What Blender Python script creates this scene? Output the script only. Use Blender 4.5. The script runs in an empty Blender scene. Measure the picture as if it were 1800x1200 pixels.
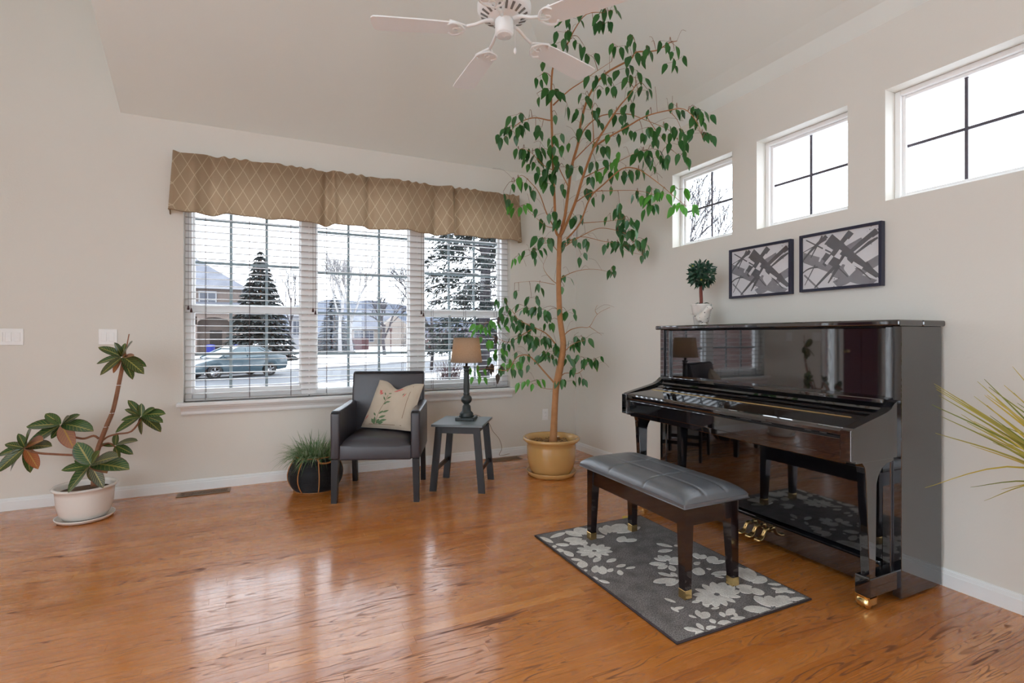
import bpy, bmesh, math, random
from mathutils import Vector, Matrix
random.seed(7)
scene = bpy.context.scene
COL = scene.collection
R = math.radians
# ------------------------------------------------------------------ camera
F, CX, HY, TH, CH = 900.0, 900.0, 591.0, R(25.1), 1.22
CT, ST = math.cos(TH), math.sin(TH)
cam_d = bpy.data.cameras.new('camera')
cam_d.sensor_width = 36.0
cam_d.lens = 36.0 * F / 1800.0
cam_d.shift_y = (HY - 600.0) / 1800.0
cam_d.clip_start = 0.05
cam_d.clip_end = 2000
cam = bpy.data.objects.new('camera', cam_d)
cam.location = (0, 0, CH)
cam.rotation_euler = (R(90), 0, -TH)
COL.objects.link(cam)
scene.camera = cam
# ------------------------------------------------------------------ sky and exposure
SKY = 4.3
world = bpy.data.worlds.new('overcast_sky')
scene.world = world
world.use_nodes = True
bg = world.node_tree.nodes['Background']
bg.inputs[0].default_value = (0.88, 0.965, 1.06, 1)
bg.inputs[1].default_value = SKY
vs = scene.view_settings
vs.view_transform = 'Standard'
vs.look = 'None'
vs.exposure = 0.36
vs.gamma = 1.0
vs.use_curve_mapping = False
scene.cycles.max_bounces = 10
scene.cycles.diffuse_bounces = 6
scene.cycles.glossy_bounces = 5
scene.cycles.transparent_max_bounces = 24
scene.cycles.caustics_reflective = False
scene.cycles.caustics_refractive = False
scene.cycles.sample_clamp_indirect = 6.0

# ------------------------------------------------------------------ helpers
XW, YW, ZC = 2.986, 4.748, 2.906       # right wall, window wall, spring line of the vault
PITCH = 0.618


def ray(px, py):
    l = (px - CX) / F
    return Vector((l * CT + ST, -l * ST + CT, (HY - py) / F))


def at(px, py, D):                      # point seen at a pixel at a chosen depth
    p = ray(px, py) * D
    return Vector((p.x, p.y, CH + p.z))


def fl(px, py, z=0.0):                  # point on a level plane
    r = ray(px, py)
    return at(px, py, (z - CH) / r.z)


def onx(px, py, X):                     # point on a plane x = X
    return at(px, py, X / ray(px, py).x)


class MB:
    def __init__(self):
        self.v, self.f, self.s, self.uv, self.m = [], [], [], [], []
        self.slot = 0

    def add(self, verts, faces, smooth=False, uv=None):
        o = len(self.v)
        self.v += [tuple(p) for p in verts]
        self.uv += uv if uv else [(0.0, 0.0)] * len(verts)
        for q in faces:
            self.f.append([i + o for i in q])
            self.s.append(smooth)
            self.m.append(self.slot)
        return self

    def bm(self, bm, smooth=False, M=None, uv=None):
        bm.verts.index_update()
        vs_ = [(M @ v.co) if M else v.co.copy() for v in bm.verts]
        fs = [[v.index for v in f.verts] for f in bm.faces]
        bm.free()
        return self.add(vs_, fs, smooth, [uv] * len(vs_) if uv else None)

    def box(self, x0, x1, y0, y1, z0, z1, bev=0.0, seg=1, M=None, smooth=False, uv=None):
        bm = bmesh.new()
        bmesh.ops.create_cube(bm, size=1.0)
        for v in bm.verts:
            v.co = Vector(((x0 + x1) / 2 + v.co.x * (x1 - x0), (y0 + y1) / 2 + v.co.y * (y1 - y0),
                           (z0 + z1) / 2 + v.co.z * (z1 - z0)))
        if bev:
            bmesh.ops.bevel(bm, geom=bm.edges[:], offset=bev, segments=seg, affect='EDGES', profile=0.5)
        return self.bm(bm, smooth, M, uv)

    def prism(self, poly, axis, a, b, bev=0.0, seg=1, M=None, smooth=False):
        # poly in the plane normal to axis: x -> (y,z), y -> (x,z), z -> (x,y)
        def p3(u, w, t):
            return {'x': (t, u, w), 'y': (u, t, w), 'z': (u, w, t)}[axis]
        bm = bmesh.new()
        va = [bm.verts.new(p3(u, w, a)) for u, w in poly]
        vb = [bm.verts.new(p3(u, w, b)) for u, w in poly]
        n = len(poly)
        bm.faces.new(va)
        bm.faces.new(vb[::-1])
        for i in range(n):
            bm.faces.new((va[i], vb[i], vb[(i + 1) % n], va[(i + 1) % n]))
        bmesh.ops.recalc_face_normals(bm, faces=bm.faces[:])
        if bev:
            bmesh.ops.bevel(bm, geom=bm.edges[:], offset=bev, segments=seg, affect='EDGES', profile=0.5)
        bmesh.ops.triangulate(bm, faces=[f for f in bm.faces if len(f.verts) > 4])
        return self.bm(bm, smooth, M)

    def lathe(self, prof, c=(0, 0, 0), n=32, smooth=True, sx=1.0, sy=1.0, caps=True):
        vs_, fs = [], []
        for r, z in prof:
            for i in range(n):
                a = 2 * math.pi * i / n
                vs_.append((c[0] + r * sx * math.cos(a), c[1] + r * sy * math.sin(a), c[2] + z))
        m = len(prof)
        for j in range(m - 1):
            for i in range(n):
                k = (i + 1) % n
                fs.append((j * n + i, j * n + k, (j + 1) * n + k, (j + 1) * n + i))
        if caps:
            if prof[0][0] > 1e-6:
                fs.append(tuple(range(n - 1, -1, -1)))
            if prof[-1][0] > 1e-6:
                fs.append(tuple((m - 1) * n + i for i in range(n)))
        return self.add(vs_, fs, smooth)

    def tube(self, pts, r, n=8, smooth=True, closed=False):
        pts = [Vector(p) for p in pts]
        m = len(pts)
        rs = r if isinstance(r, (list, tuple)) else [r] * m
        vs_, fs = [], []
        up = Vector((0.13, 0.27, 1)).normalized()
        for j, p in enumerate(pts):
            if closed:
                t = pts[(j + 1) % m] - pts[j - 1]
            else:
                t = pts[min(j + 1, m - 1)] - pts[max(j - 1, 0)]
            if t.length < 1e-9:
                t = Vector((0, 0, 1))
            t.normalize()
            a = t.cross(up)
            if a.length < 1e-3:
                a = t.cross(Vector((1, 0, 0)))
            a.normalize()
            b = t.cross(a)
            for i in range(n):
                w = 2 * math.pi * i / n
                vs_.append(p + (a * math.cos(w) + b * math.sin(w)) * rs[j])
        for j in range(m if closed else m - 1):
            k = (j + 1) % m
            for i in range(n):
                l = (i + 1) % n
                fs.append((j * n + i, j * n + l, k * n + l, k * n + i))
        if not closed:
            fs.append(tuple(range(n - 1, -1, -1)))
            fs.append(tuple((m - 1) * n + i for i in range(n)))
        return self.add(vs_, fs, smooth)

    def grid(self, fn, nu, nv, smooth=True, flip=False):
        vs_, uv, fs = [], [], []
        for j in range(nv + 1):
            for i in range(nu + 1):
                vs_.append(fn(i / nu, j / nv))
                uv.append((i / nu, j / nv))
        for j in range(nv):
            for i in range(nu):
                a = j * (nu + 1) + i
                q = (a, a + 1, a + nu + 2, a + nu + 1)
                fs.append(q[::-1] if flip else q)
        return self.add(vs_, fs, smooth, uv)

    def leaf(self, base, d, nrm, L, W, droop=0.25, fold=0.25, n=5, prof=None, twist=0.0):
        base, d, nrm = Vector(base), Vector(d).normalized(), Vector(nrm)
        side = d.cross(nrm)
        if side.length < 1e-3:
            side = d.cross(Vector((0.3, 0.9, 0.2)))
        side.normalize()
        nrm = side.cross(d).normalized()
        vs_, uv, fs = [], [], []
        for j in range(n + 1):
            t = j / n
            w = (prof(t) if prof else math.sin(math.pi * min(1, t ** 0.75)) ** 0.85 * (1 - 0.15 * t)) * W * 0.5
            w = max(w, W * 0.015)
            c = base + d * (L * t) - Vector((0, 0, 1)) * (droop * L * t * t) 
            sd = side * math.cos(twist * t) + nrm * math.sin(twist * t)
            up = sd.cross(d) * -1
            vs_ += [c - sd * w + nrm * (fold * w), c, c + sd * w + nrm * (fold * w)]
            uv += [(0, t), (0.5, t), (1, t)]
        for j in range(n):
            a = j * 3
            fs += [(a, a + 1, a + 4, a + 3), (a + 1, a + 2, a + 5, a + 4)]
        return self.add(vs_, fs, True, uv)

    def build(self, name, mat, parent=None, kind=None, label=None):
        me = bpy.data.meshes.new(name)
        me.from_pydata(self.v, [], self.f)
        me.polygons.foreach_set('use_smooth', self.s)
        mats = mat if isinstance(mat, (list, tuple)) else [mat]
        for m_ in mats:
            me.materials.append(m_)
        if len(mats) > 1:
            me.polygons.foreach_set('material_index', self.m)
        if any(u != (0.0, 0.0) for u in self.uv):
            lay = me.uv_layers.new(name='UVMap')
            flat = []
            for lp in me.loops:
                flat += self.uv[lp.vertex_index]
            lay.data.foreach_set('uv', flat)
        me.update()
        return link(name, me, parent, kind, label)


def link(name, data, parent=None, kind=None, label=None):
    o = bpy.data.objects.new(name, data)
    COL.objects.link(o)
    if parent is not None:
        o.parent = parent
    if kind:
        o['kind'] = kind
    if label:
        o['label'] = label
    return o


def thing(name, label, cat, loc=(0, 0, 0), rz=0.0, group=None):
    o = link(name, None)
    o.empty_display_size = 0.05
    o.location = loc
    o.rotation_euler = (0, 0, rz)
    return tag(o, label, cat, group)


def tag(o, label, cat, group=None):
    o['label'] = label
    o['category'] = cat
    if group:
        o['group'] = group
    return o


def rot2(x, y, a):
    return x * math.cos(a) - y * math.sin(a), x * math.sin(a) + y * math.cos(a)


def bezier(pts, n=6):                    # Catmull-Rom through the points
    pts = [Vector(p) for p in pts]
    out = []
    for i in range(len(pts) - 1):
        p0, p1, p2, p3 = pts[max(i - 1, 0)], pts[i], pts[i + 1], pts[min(i + 2, len(pts) - 1)]
        for k in range(n):
            t = k / n
            out.append(0.5 * ((2 * p1) + (p2 - p0) * t + (2 * p0 - 5 * p1 + 4 * p2 - p3) * t * t
                              + (3 * p1 - p0 - 3 * p2 + p3) * t ** 3))
    out.append(pts[-1])
    return out


# ------------------------------------------------------------------ materials
def srgb(r, g, b):
    def c(u):
        u /= 255.0
        return u / 12.92 if u <= 0.04045 else ((u + 0.055) / 1.055) ** 2.4
    return (c(r), c(g), c(b), 1)


class NT:
    def __init__(self, name):
        self.mat = bpy.data.materials.new(name)
        self.mat.use_nodes = True
        self.t = self.mat.node_tree
        self.b = self.t.nodes['Principled BSDF']
        self.out = self.t.nodes['Material Output']

    def n(self, typ, **kw):
        nd = self.t.nodes.new(typ)
        for k, v in kw.items():
            setattr(nd, k, v)
        return nd

    def l(self, a, b):
        self.t.links.new(a, b)

    def math(self, op, a, b=None, clamp=False):
        nd = self.n('ShaderNodeMath', operation=op, use_clamp=clamp)
        for i, x in enumerate((a, b)):
            if x is None:
                continue
            if isinstance(x, (int, float)):
                nd.inputs[i].default_value = x
            else:
                self.l(x, nd.inputs[i])
        return nd.outputs[0]

    def mix(self, fac, a, b, blend='MIX'):
        nd = self.n('ShaderNodeMix', data_type='RGBA', blend_type=blend)
        for s, x in ((nd.inputs[0], fac), (nd.inputs[6], a), (nd.inputs[7], b)):
            if isinstance(x, (int, float)):
                s.default_value = x
            elif isinstance(x, (tuple, list)):
                s.default_value = x
            else:
                self.l(x, s)
        return nd.outputs[2]

    def noise(self, vec, scale, detail=3, rough=0.5, dim='3D'):
        nd = self.n('ShaderNodeTexNoise', noise_dimensions=dim)
        nd.inputs['Scale'].default_value = scale
        nd.inputs['Detail'].default_value = detail
        nd.inputs['Roughness'].default_value = rough
        if vec is not None:
            self.l(vec, nd.inputs['Vector'])
        return nd.outputs[0]

    def coord(self, kind='Object', scale=(1, 1, 1), loc=(0, 0, 0)):
        tc = self.n('ShaderNodeTexCoord')
        mp = self.n('ShaderNodeMapping')
        mp.inputs['Scale'].default_value = scale
        mp.inputs['Location'].default_value = loc
        self.l(tc.outputs[kind], mp.inputs[0])
        return mp.outputs[0]

    def ramp(self, fac, stops):
        nd = self.n('ShaderNodeValToRGB')
        el = nd.color_ramp.elements
        while len(el) < len(stops):
            el.new(0.5)
        for e, (p, c) in zip(el, stops):
            e.position = p
            e.color = c if isinstance(c, tuple) else (c, c, c, 1)
        self.l(fac, nd.inputs[0])
        return nd.outputs[0]

    def bump(self, h, strength=0.2, dist=0.01):
        nd = self.n('ShaderNodeBump')
        nd.inputs['Strength'].default_value = strength
        nd.inputs['Distance'].default_value = dist
        self.l(h, nd.inputs['Height'])
        self.l(nd.outputs[0], self.b.inputs['Normal'])

    def base(self, x):
        if isinstance(x, tuple):
            self.b.inputs['Base Color'].default_value = x
        else:
            self.l(x, self.b.inputs['Base Color'])

    def set(self, **kw):
        for k, v in kw.items():
            self.b.inputs[k.replace('_', ' ')].default_value = v


def simple(name, col, rough=0.5, metal=0.0, var=0.0, vscale=6.0, bscale=0.0, bstr=0.1, ior=1.45, coat=0.0, bdist=0.005):
    t = NT(name)
    t.set(Roughness=rough, Metallic=metal, IOR=ior, Coat_Weight=coat, Coat_Roughness=0.05)
    if var:
        v = t.noise(t.coord(), vscale, 4)
        t.base(t.mix(v, tuple(c * (1 - var) for c in col[:3]) + (1,), tuple(min(1, c * (1 + var)) for c in col[:3]) + (1,)))
    else:
        t.base(col)
    if bscale:
        t.bump(t.noise(t.coord(), bscale, 3), bstr, bdist)
    return t.mat


def leafmat(name, cols, rough=0.35, trans=0.25, vein=None):
    t = NT(name)
    oi = t.n('ShaderNodeObjectInfo')
    ge = t.n('ShaderNodeNewGeometry')
    rnd = t.math('FRACT', t.math('ADD', oi.outputs['Random'], ge.outputs['Random Per Island']))
    c = t.ramp(rnd, [(i / max(1, len(cols) - 1), k) for i, k in enumerate(cols)])
    if vein:
        tc = t.n('ShaderNodeTexCoord')
        sp = t.n('ShaderNodeSeparateXYZ')
        t.l(tc.outputs['UV'], sp.inputs[0])
        au = t.math('ABSOLUTE', t.math('SUBTRACT', sp.outputs[0], 0.5))
        st = t.math('FRACT', t.math('SUBTRACT', t.math('MULTIPLY', sp.outputs[1], 9.0), t.math('MULTIPLY', au, 5.0)))
        l1 = t.math('LESS_THAN', st, vein[1])
        l1 = t.math('MULTIPLY', l1, t.math('LESS_THAN', au, 0.42))
        l2 = t.math('LESS_THAN', au, 0.045)
        ve = t.math('MAXIMUM', l1, l2)
        c = t.mix(ve, c, vein[0])
        edge = t.math('GREATER_THAN', au, 0.45)
        c = t.mix(t.math('MULTIPLY', edge, 0.6), c, vein[2])
    t.base(c)
    t.set(Roughness=rough)
    tr = t.n('ShaderNodeBsdfTranslucent')
    if isinstance(c, tuple):
        tr.inputs[0].default_value = c
    else:
        t.l(c, tr.inputs[0])
    ms = t.n('ShaderNodeMixShader')
    ms.inputs[0].default_value = trans
    t.l(t.b.outputs[0], ms.inputs[1])
    t.l(tr.outputs[0], ms.inputs[2])
    t.l(ms.outputs[0], t.out.inputs[0])
    return t.mat


def translucent(t, c, fac):
    tr = t.n('ShaderNodeBsdfTranslucent')
    if isinstance(c, tuple):
        tr.inputs[0].default_value = c
    else:
        t.l(c, tr.inputs[0])
    ms = t.n('ShaderNodeMixShader')
    ms.inputs[0].default_value = fac
    t.l(t.b.outputs[0], ms.inputs[1])
    t.l(tr.outputs[0], ms.inputs[2])
    t.l(ms.outputs[0], t.out.inputs[0])


def glassmat(name, tint=(1, 1, 1, 1)):
    t = NT(name)
    tr = t.n('ShaderNodeBsdfTransparent')
    tr.inputs[0].default_value = tint
    gl = t.n('ShaderNodeBsdfGlossy')
    gl.inputs['Roughness'].default_value = 0.02
    lw = t.n('ShaderNodeLayerWeight')
    lw.inputs[0].default_value = 0.5
    sch = t.math('ADD', t.math('MULTIPLY', t.math('POWER', lw.outputs['Facing'], 5.0), 0.55), 0.025)
    ms = t.n('ShaderNodeMixShader')
    t.l(sch, ms.inputs[0])
    t.l(tr.outputs[0], ms.inputs[1])
    t.l(gl.outputs[0], ms.inputs[2])
    t.l(ms.outputs[0], t.out.inputs[0])
    return t.mat


M = {}


def wall_mat(name, col):
    t = NT(name)
    v = t.noise(t.coord(scale=(1, 1, 1)), 1.3, 3)
    t.base(t.mix(v, tuple(c * 0.965 for c in col[:3]) + (1,), tuple(c * 1.03 for c in col[:3]) + (1,)))
    t.set(Roughness=0.75)
    t.bump(t.noise(t.coord(), 90, 2), 0.10, 0.004)
    return t.mat


M['wall'] = wall_mat('warm_grey_paint', (0.745, 0.725, 0.665, 1))
M['ceil'] = wall_mat('ceiling_paint', (0.83, 0.875, 0.835, 1))
M['trim'] = simple('white_trim', (0.84, 0.87, 0.87, 1), 0.4)
M['frame'] = simple('white_window_vinyl', (0.90, 0.90, 0.89, 1), 0.35)
M['grid'] = simple('backlit_window_grid', (0.26, 0.32, 0.34, 1), 0.5)  # grids seen against the daylight: their backlit grey-blue is put into the colour
M['dark_grid'] = simple('dark_window_grid', (0.10, 0.09, 0.11, 1), 0.5)
M['glass'] = glassmat('window_glass')


def floor_mat():
    t = NT('oak_floor')
    tc = t.n('ShaderNodeTexCoord')
    sep = t.n('ShaderNodeSeparateXYZ')
    t.l(tc.outputs['UV'], sep.inputs[0])
    ge = t.n('ShaderNodeNewGeometry')
    pos = t.n('ShaderNodeSeparateXYZ')
    t.l(ge.outputs['Position'], pos.inputs[0])
    r1, r2 = sep.outputs[0], sep.outputs[1]
    cm = t.n('ShaderNodeCombineXYZ')
    t.l(t.math('ADD', t.math('MULTIPLY', pos.outputs[0], 1.7), t.math('MULTIPLY', r1, 40)), cm.inputs[0])
    t.l(t.math('ADD', t.math('MULTIPLY', pos.outputs[1], 17.0), t.math('MULTIPLY', r2, 40)), cm.inputs[1])
    t.l(t.math('MULTIPLY', r2, 17), cm.inputs[2])
    n1 = t.noise(cm.outputs[0], 1.0, 1.2, 0.4)
    band = t.math('FRACT', t.math('MULTIPLY', n1, t.math('ADD', 8.0, t.math('MULTIPLY', r1, 11.0))))
    tri = t.math('ABSOLUTE', t.math('SUBTRACT', band, 0.5))         # 0 on a ring line
    line = t.ramp(tri, [(0.0, 1.0), (0.06, 0.9), (0.15, 0.0), (1.0, 0.0)])
    cf = t.n('ShaderNodeCombineXYZ')
    t.l(t.math('ADD', t.math('MULTIPLY', pos.outputs[0], 9.0), t.math('MULTIPLY', r2, 90)), cf.inputs[0])
    t.l(t.math('MULTIPLY', pos.outputs[1], 420.0), cf.inputs[1])
    fine = t.noise(cf.outputs[0], 1.0, 2, 0.6)
    pores = t.ramp(fine, [(0.0, 0.0), (0.52, 0.0), (0.68, 1.0)])
    brk = t.ramp(t.noise(cm.outputs[0], 2.3, 2), [(0.32, 0.25), (0.55, 1.0)])
    g = t.math('MULTIPLY', line, t.math('MULTIPLY', brk, t.math('ADD', 0.35, t.math('MULTIPLY', r2, 0.65))))
    tone = t.ramp(r1, [(0.0, (0.50, 0.165, 0.030, 1)), (0.35, (0.61, 0.222, 0.044, 1)),
                       (0.7, (0.56, 0.195, 0.038, 1)), (1.0, (0.70, 0.280, 0.066, 1))])
    c = t.mix(t.math('MULTIPLY', pores, 0.22), tone, (0.20, 0.055, 0.012, 1))
    c = t.mix(t.math('MULTIPLY', g, 0.88), c, (0.075, 0.016, 0.004, 1))
    t.base(c)
    rn = t.noise(t.coord('Object', (1.5, 6, 1)), 3.0, 3)
    rgh = t.ramp(rn, [(0.3, 0.20), (0.7, 0.30)])
    gs = t.math('MINIMUM', t.math('ADD', g, t.math('MULTIPLY', pores, 0.25)), 1.0)
    t.l(t.math('ADD', rgh, t.math('MULTIPLY', gs, 0.40)), t.b.inputs['Roughness'])
    t.l(t.math('MULTIPLY', t.math('SUBTRACT', 1.0, gs), 0.9), t.b.inputs['Coat Weight'])
    t.set(IOR=1.55, Coat_Roughness=0.12)
    t.bump(t.math('SUBTRACT', t.noise(cm.outputs[0], 1.5, 2), t.math('MULTIPLY', g, 0.6)), 0.10, 0.004)
    return t.mat


M['floor'] = floor_mat()
M['subfloor'] = simple('dark_floor_joint', (0.20, 0.07, 0.02, 1), 0.7)
M['piano'] = simple('polished_black_lacquer', (0.006, 0.006, 0.008, 1), 0.03, ior=2.2)
M['piano_satin'] = simple('black_felt_gap', (0.004, 0.004, 0.005, 1), 0.5)
M['brass'] = simple('polished_brass', (0.85, 0.62, 0.28, 1), 0.22, 1.0)
M['leather'] = simple('black_leather_with_sheen', (0.085, 0.095, 0.11, 1), 0.30, var=0.15, bscale=160, bstr=0.10, ior=2.0)  # silvery sheen of the black seat is put into the base colour
M['chair_leather'] = simple('dark_brown_leather', (0.036, 0.034, 0.042, 1), 0.36, var=0.15, vscale=12, bscale=120, bstr=0.08, ior=1.6)
M['darkwood'] = simple('black_brown_wood', (0.012, 0.010, 0.011, 1), 0.32, ior=1.4)
M['table_top'] = simple('black_paint_with_sheen', (0.11, 0.14, 0.15, 1), 0.40, ior=1.7)  # black top; its bluish sheen is painted in as a lighter base
M['bench_wood'] = simple('mahogany_black_lacquer', (0.012, 0.006, 0.006, 1), 0.06, ior=1.7)
M['terracotta'] = simple('ochre_glaze', srgb(200, 158, 98), 0.18, var=0.12, vscale=3, coat=0.5)
M['whitepot'] = simple('white_glaze', (0.80, 0.77, 0.72, 1), 0.25, var=0.04, coat=0.3)
M['soil'] = simple('potting_soil', (0.10, 0.06, 0.035, 1), 0.9, var=0.6, vscale=40, bscale=60, bstr=0.8)
M['mulch'] = simple('bark_mulch', (0.30, 0.17, 0.07, 1), 0.85, var=0.6, vscale=50)
M['bark'] = simple('ficus_bark', srgb(172, 122, 78), 0.65, var=0.25, vscale=25, bscale=50, bstr=0.3)
M['twig'] = simple('ficus_twig', srgb(128, 88, 62), 0.7)
M['croton_bark'] = simple('croton_bark', srgb(150, 104, 78), 0.8, var=0.35, vscale=40, bscale=80, bstr=0.5)
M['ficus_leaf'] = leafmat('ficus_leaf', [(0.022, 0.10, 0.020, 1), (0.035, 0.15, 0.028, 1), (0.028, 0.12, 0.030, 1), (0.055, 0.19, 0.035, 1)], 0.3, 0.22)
M['ficus_bright'] = leafmat('ficus_leaf_bright_green', [(0.07, 0.28, 0.03, 1), (0.11, 0.36, 0.05, 1)], 0.35, 0.35)  # lighter green for some leaf clusters
M['ficus_dead'] = leafmat('ficus_leaf_dry', [(0.05, 0.035, 0.025, 1), (0.08, 0.05, 0.035, 1)], 0.7, 0.1)
YV = (0.36, 0.32, 0.09, 1)
M['croton'] = leafmat('croton_leaf', [(0.022, 0.075, 0.018, 1), (0.030, 0.10, 0.025, 1), (0.05, 0.06, 0.02, 1)], 0.28, 0.12, (YV, 0.11, (0.14, 0.05, 0.02, 1)))
M['croton_red'] = leafmat('croton_leaf_red', [(0.34, 0.10, 0.03, 1), (0.42, 0.13, 0.04, 1), (0.40, 0.20, 0.14, 1)], 0.4, 0.2, ((0.55, 0.32, 0.08, 1), 0.10, (0.30, 0.06, 0.04, 1)))
M['grass'] = leafmat('basket_grass', [(0.06, 0.16, 0.04, 1), (0.18, 0.30, 0.12, 1), (0.42, 0.50, 0.34, 1)], 0.5, 0.2)
M['yellowgrass'] = leafmat('yellow_grass', [(0.50, 0.38, 0.05, 1), (0.42, 0.36, 0.06, 1), (0.16, 0.20, 0.03, 1), (0.55, 0.42, 0.10, 1)], 0.5, 0.25)
M['box_leaf'] = leafmat('topiary_leaf', [(0.012, 0.055, 0.030, 1), (0.025, 0.085, 0.05, 1), (0.05, 0.12, 0.07, 1)], 0.35, 0.1)
M['wicker'] = simple('black_wicker', (0.018, 0.018, 0.022, 1), 0.5)
M['rope'] = simple('tan_rope', srgb(176, 122, 74), 0.8, bscale=200, bstr=0.4)
M['shade'] = None
M['lampwood'] = simple('distressed_black_wood', (0.028, 0.036, 0.036, 1), 0.4, var=0.3, vscale=30)
M['plastic'] = simple('white_plastic', (0.88, 0.89, 0.88, 1), 0.35)
M['fanwhite'] = simple('fan_white', (0.93, 0.96, 0.96, 1), 0.4)
M['vent'] = simple('brown_register_metal', (0.22, 0.12, 0.06, 1), 0.4, 0.3)
M['picframe'] = simple('navy_black_frame', (0.020, 0.022, 0.045, 1), 0.35)
M['paper'] = simple('print_paper', (0.74, 0.74, 0.76, 1), 0.6)
M['ink'] = simple('charcoal_ink', (0.12, 0.12, 0.13, 1), 0.55, var=0.25, vscale=20)
M['ink2'] = simple('grey_wash_ink', (0.26, 0.26, 0.28, 1), 0.55, var=0.25, vscale=20)
M['picglass'] = glassmat('picture_glass')

# ------------------------------------------------------------------ room shell
def struct(mb, name, mat, parent=None):
    return mb.build(name, mat, parent, 'structure' if parent is None else None)


def holed(axis, t0, t1, a0, a1, z0, z1, holes):
    """slab with rectangular holes; axis 'y': a = x range, axis 'x': a = y range"""
    mb = MB()
    xs = sorted({a0, a1, *[h[0] for h in holes], *[h[1] for h in holes]})
    for i in range(len(xs) - 1):
        u0, u1 = xs[i], xs[i + 1]
        hs = sorted([h for h in holes if h[0] < (u0 + u1) / 2 < h[1]], key=lambda h: h[2])
        z = z0
        for h in hs + [(0, 0, z1, z1)]:
            if h[2] > z + 1e-6:
                if axis == 'y':
                    mb.box(u0, u1, t0, t1, z, h[2])
                else:
                    mb.box(t0, t1, u0, u1, z, h[2])
            z = h[3]
    return mb


WX0, WX1, WZ0, WZ1 = -0.634, 2.205, 0.70, 2.60       # main window opening
YREAR, XLEFT = -2.8, -3.95
clere = [(2.654, 3.259), (1.841, 2.449), (1.037, 1.642)]
CZ0, CZ1 = 1.948, 2.545
DS = -0.13
door_holes = [(-3.50 + DS, -3.16 + DS, 0.02, 2.08), (-3.08 + DS, -2.14 + DS, 0.0, 2.08), (-2.06 + DS, -1.74 + DS, 0.02, 2.08)]
struct(holed('y', YW, YW + .16, XLEFT - .1, XW + .16, 0, 5.2, [(WX0, WX1, WZ0, WZ1)] + door_holes), 'wall_back', M['wall'])
struct(holed('x', XW, XW + .16, YREAR, YW, 0, ZC + .06, [(a, b, CZ0, CZ1) for a, b in clere]), 'wall_right', M['wall'])
rear_open = [(-3.0, -1.6, 0.08, 2.5), (0.5, 2.0, 0.08, 2.5)]
struct(holed('y', YREAR - .16, YREAR, XLEFT - .1, XW + .16, 0, 5.2, rear_open), 'wall_rear', M['wall'])
left_open = [(-2.5, -0.7, 0.1, 2.4), (-0.35, 1.45, 0.1, 2.4), (-2.5, -0.7, 2.8, 4.7), (-0.35, 1.45, 2.8, 4.7)]
struct(holed('x', XLEFT - .1, XLEFT, YREAR, YW, 0, 5.2, left_open), 'wall_left', M['wall'])
# vaulted ceiling: slope over the window wall, slope over the right wall with a cove strip steepened to look brighter, flat top, high entry
XE, ZT = -1.035, 4.15
dx = (ZT - ZC) / PITCH
xa, ya = XW - dx, YW - dx
c1 = (XW - .055, ZC + .085)
c2 = (XW - .14, ZC + .150)
def yhip(z):
    return YW - (z - ZC) / PITCH


mb = MB()
hip = [(XW, YW, ZC)] + [(q[0], yhip(q[1]), q[1]) for q in (c1, c2)] + [(xa, ya, ZT)]
mb.add([(XE, YW, ZC)] + hip + [(XE, ya, ZT)], [tuple(range(6))])
for p, q in zip(hip[:-1], hip[1:]):
    mb.add([p, (p[0], YREAR, p[2]), (q[0], YREAR, q[2]), q], [(0, 1, 2, 3)])
mb.add([(XE, ya, ZT), (xa, ya, ZT), (xa, YREAR, ZT), (XE, YREAR, ZT)], [(0, 1, 2, 3)])
mb.add([(XE, YW, ZC), (XE, ya, ZT), (XE, YREAR, ZT), (XE, YREAR, 5.2), (XE, YW, 5.2)], [(0, 1, 2, 3, 4)])
mb.add([(XLEFT, YW, 5.2), (XE, YW, 5.2), (XE, YREAR, 5.2), (XLEFT, YREAR, 5.2)], [(0, 1, 2, 3)])
struct(mb, 'ceiling', M['ceil'])

# ------------------------------------------------------------------ oak strip floor, board by board
fl_root = struct(MB().box(XLEFT, XW, YREAR, YW, -0.14, -0.012), 'floor', M['subfloor'])
rest = MB()
BW = 0.0572
rng = random.Random(11)
y = YW - BW
planks = 0
while y > YREAR:
    x = XLEFT - rng.uniform(0, 1.2)
    while x < XW:
        L = rng.uniform(0.45, 1.7)
        x0, x1 = max(x, XLEFT), min(x + L, XW)
        x += L
        if x1 - x0 < 0.02:
            continue
        uvr = (rng.random(), rng.random())
        cx, cy = (x0 + x1) / 2, y + BW / 2
        vis = False
        for tx in (x0, cx, x1):
            D = tx * ST + cy * CT
            lt = tx * CT - cy * ST
            if D > 0.5 and abs(lt / D) < 1.01 and F * CH / D < 612:
                vis = True
        g = 0.00012
        dst = MB() if vis and planks < 300 and y > 0.80 else rest
        dz = rng.uniform(-0.0001, 0.0001)
        xa_, xb_, ya_, yb_ = x0 + g, x1 - g, y + g, y + BW - g
        e, h = 0.0004, 0.0003
        vv = [(xa_, ya_, -0.012), (xb_, ya_, -0.012), (xb_, yb_, -0.012), (xa_, yb_, -0.012),
              (xa_, ya_, dz - h), (xb_, ya_, dz - h), (xb_, yb_, dz - h), (xa_, yb_, dz - h),
              (xa_ + e, ya_ + e, dz), (xb_ - e, ya_ + e, dz), (xb_ - e, yb_ - e, dz), (xa_ + e, yb_ - e, dz)]
        ff = [(8, 9, 10, 11)]
        for i in range(4):
            k = (i + 1) % 4
            ff += [(i, k, k + 4, i + 4), (i + 4, k + 4, k + 8, i + 8)]
        dst.add(vv, ff, False, [uvr] * 12)
        if dst is not rest:
            planks += 1
            dst.build('plank', M['floor'], fl_root)
    y -= BW
rest.build('distant_planks', M['floor'], fl_root, 'stuff')

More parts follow.
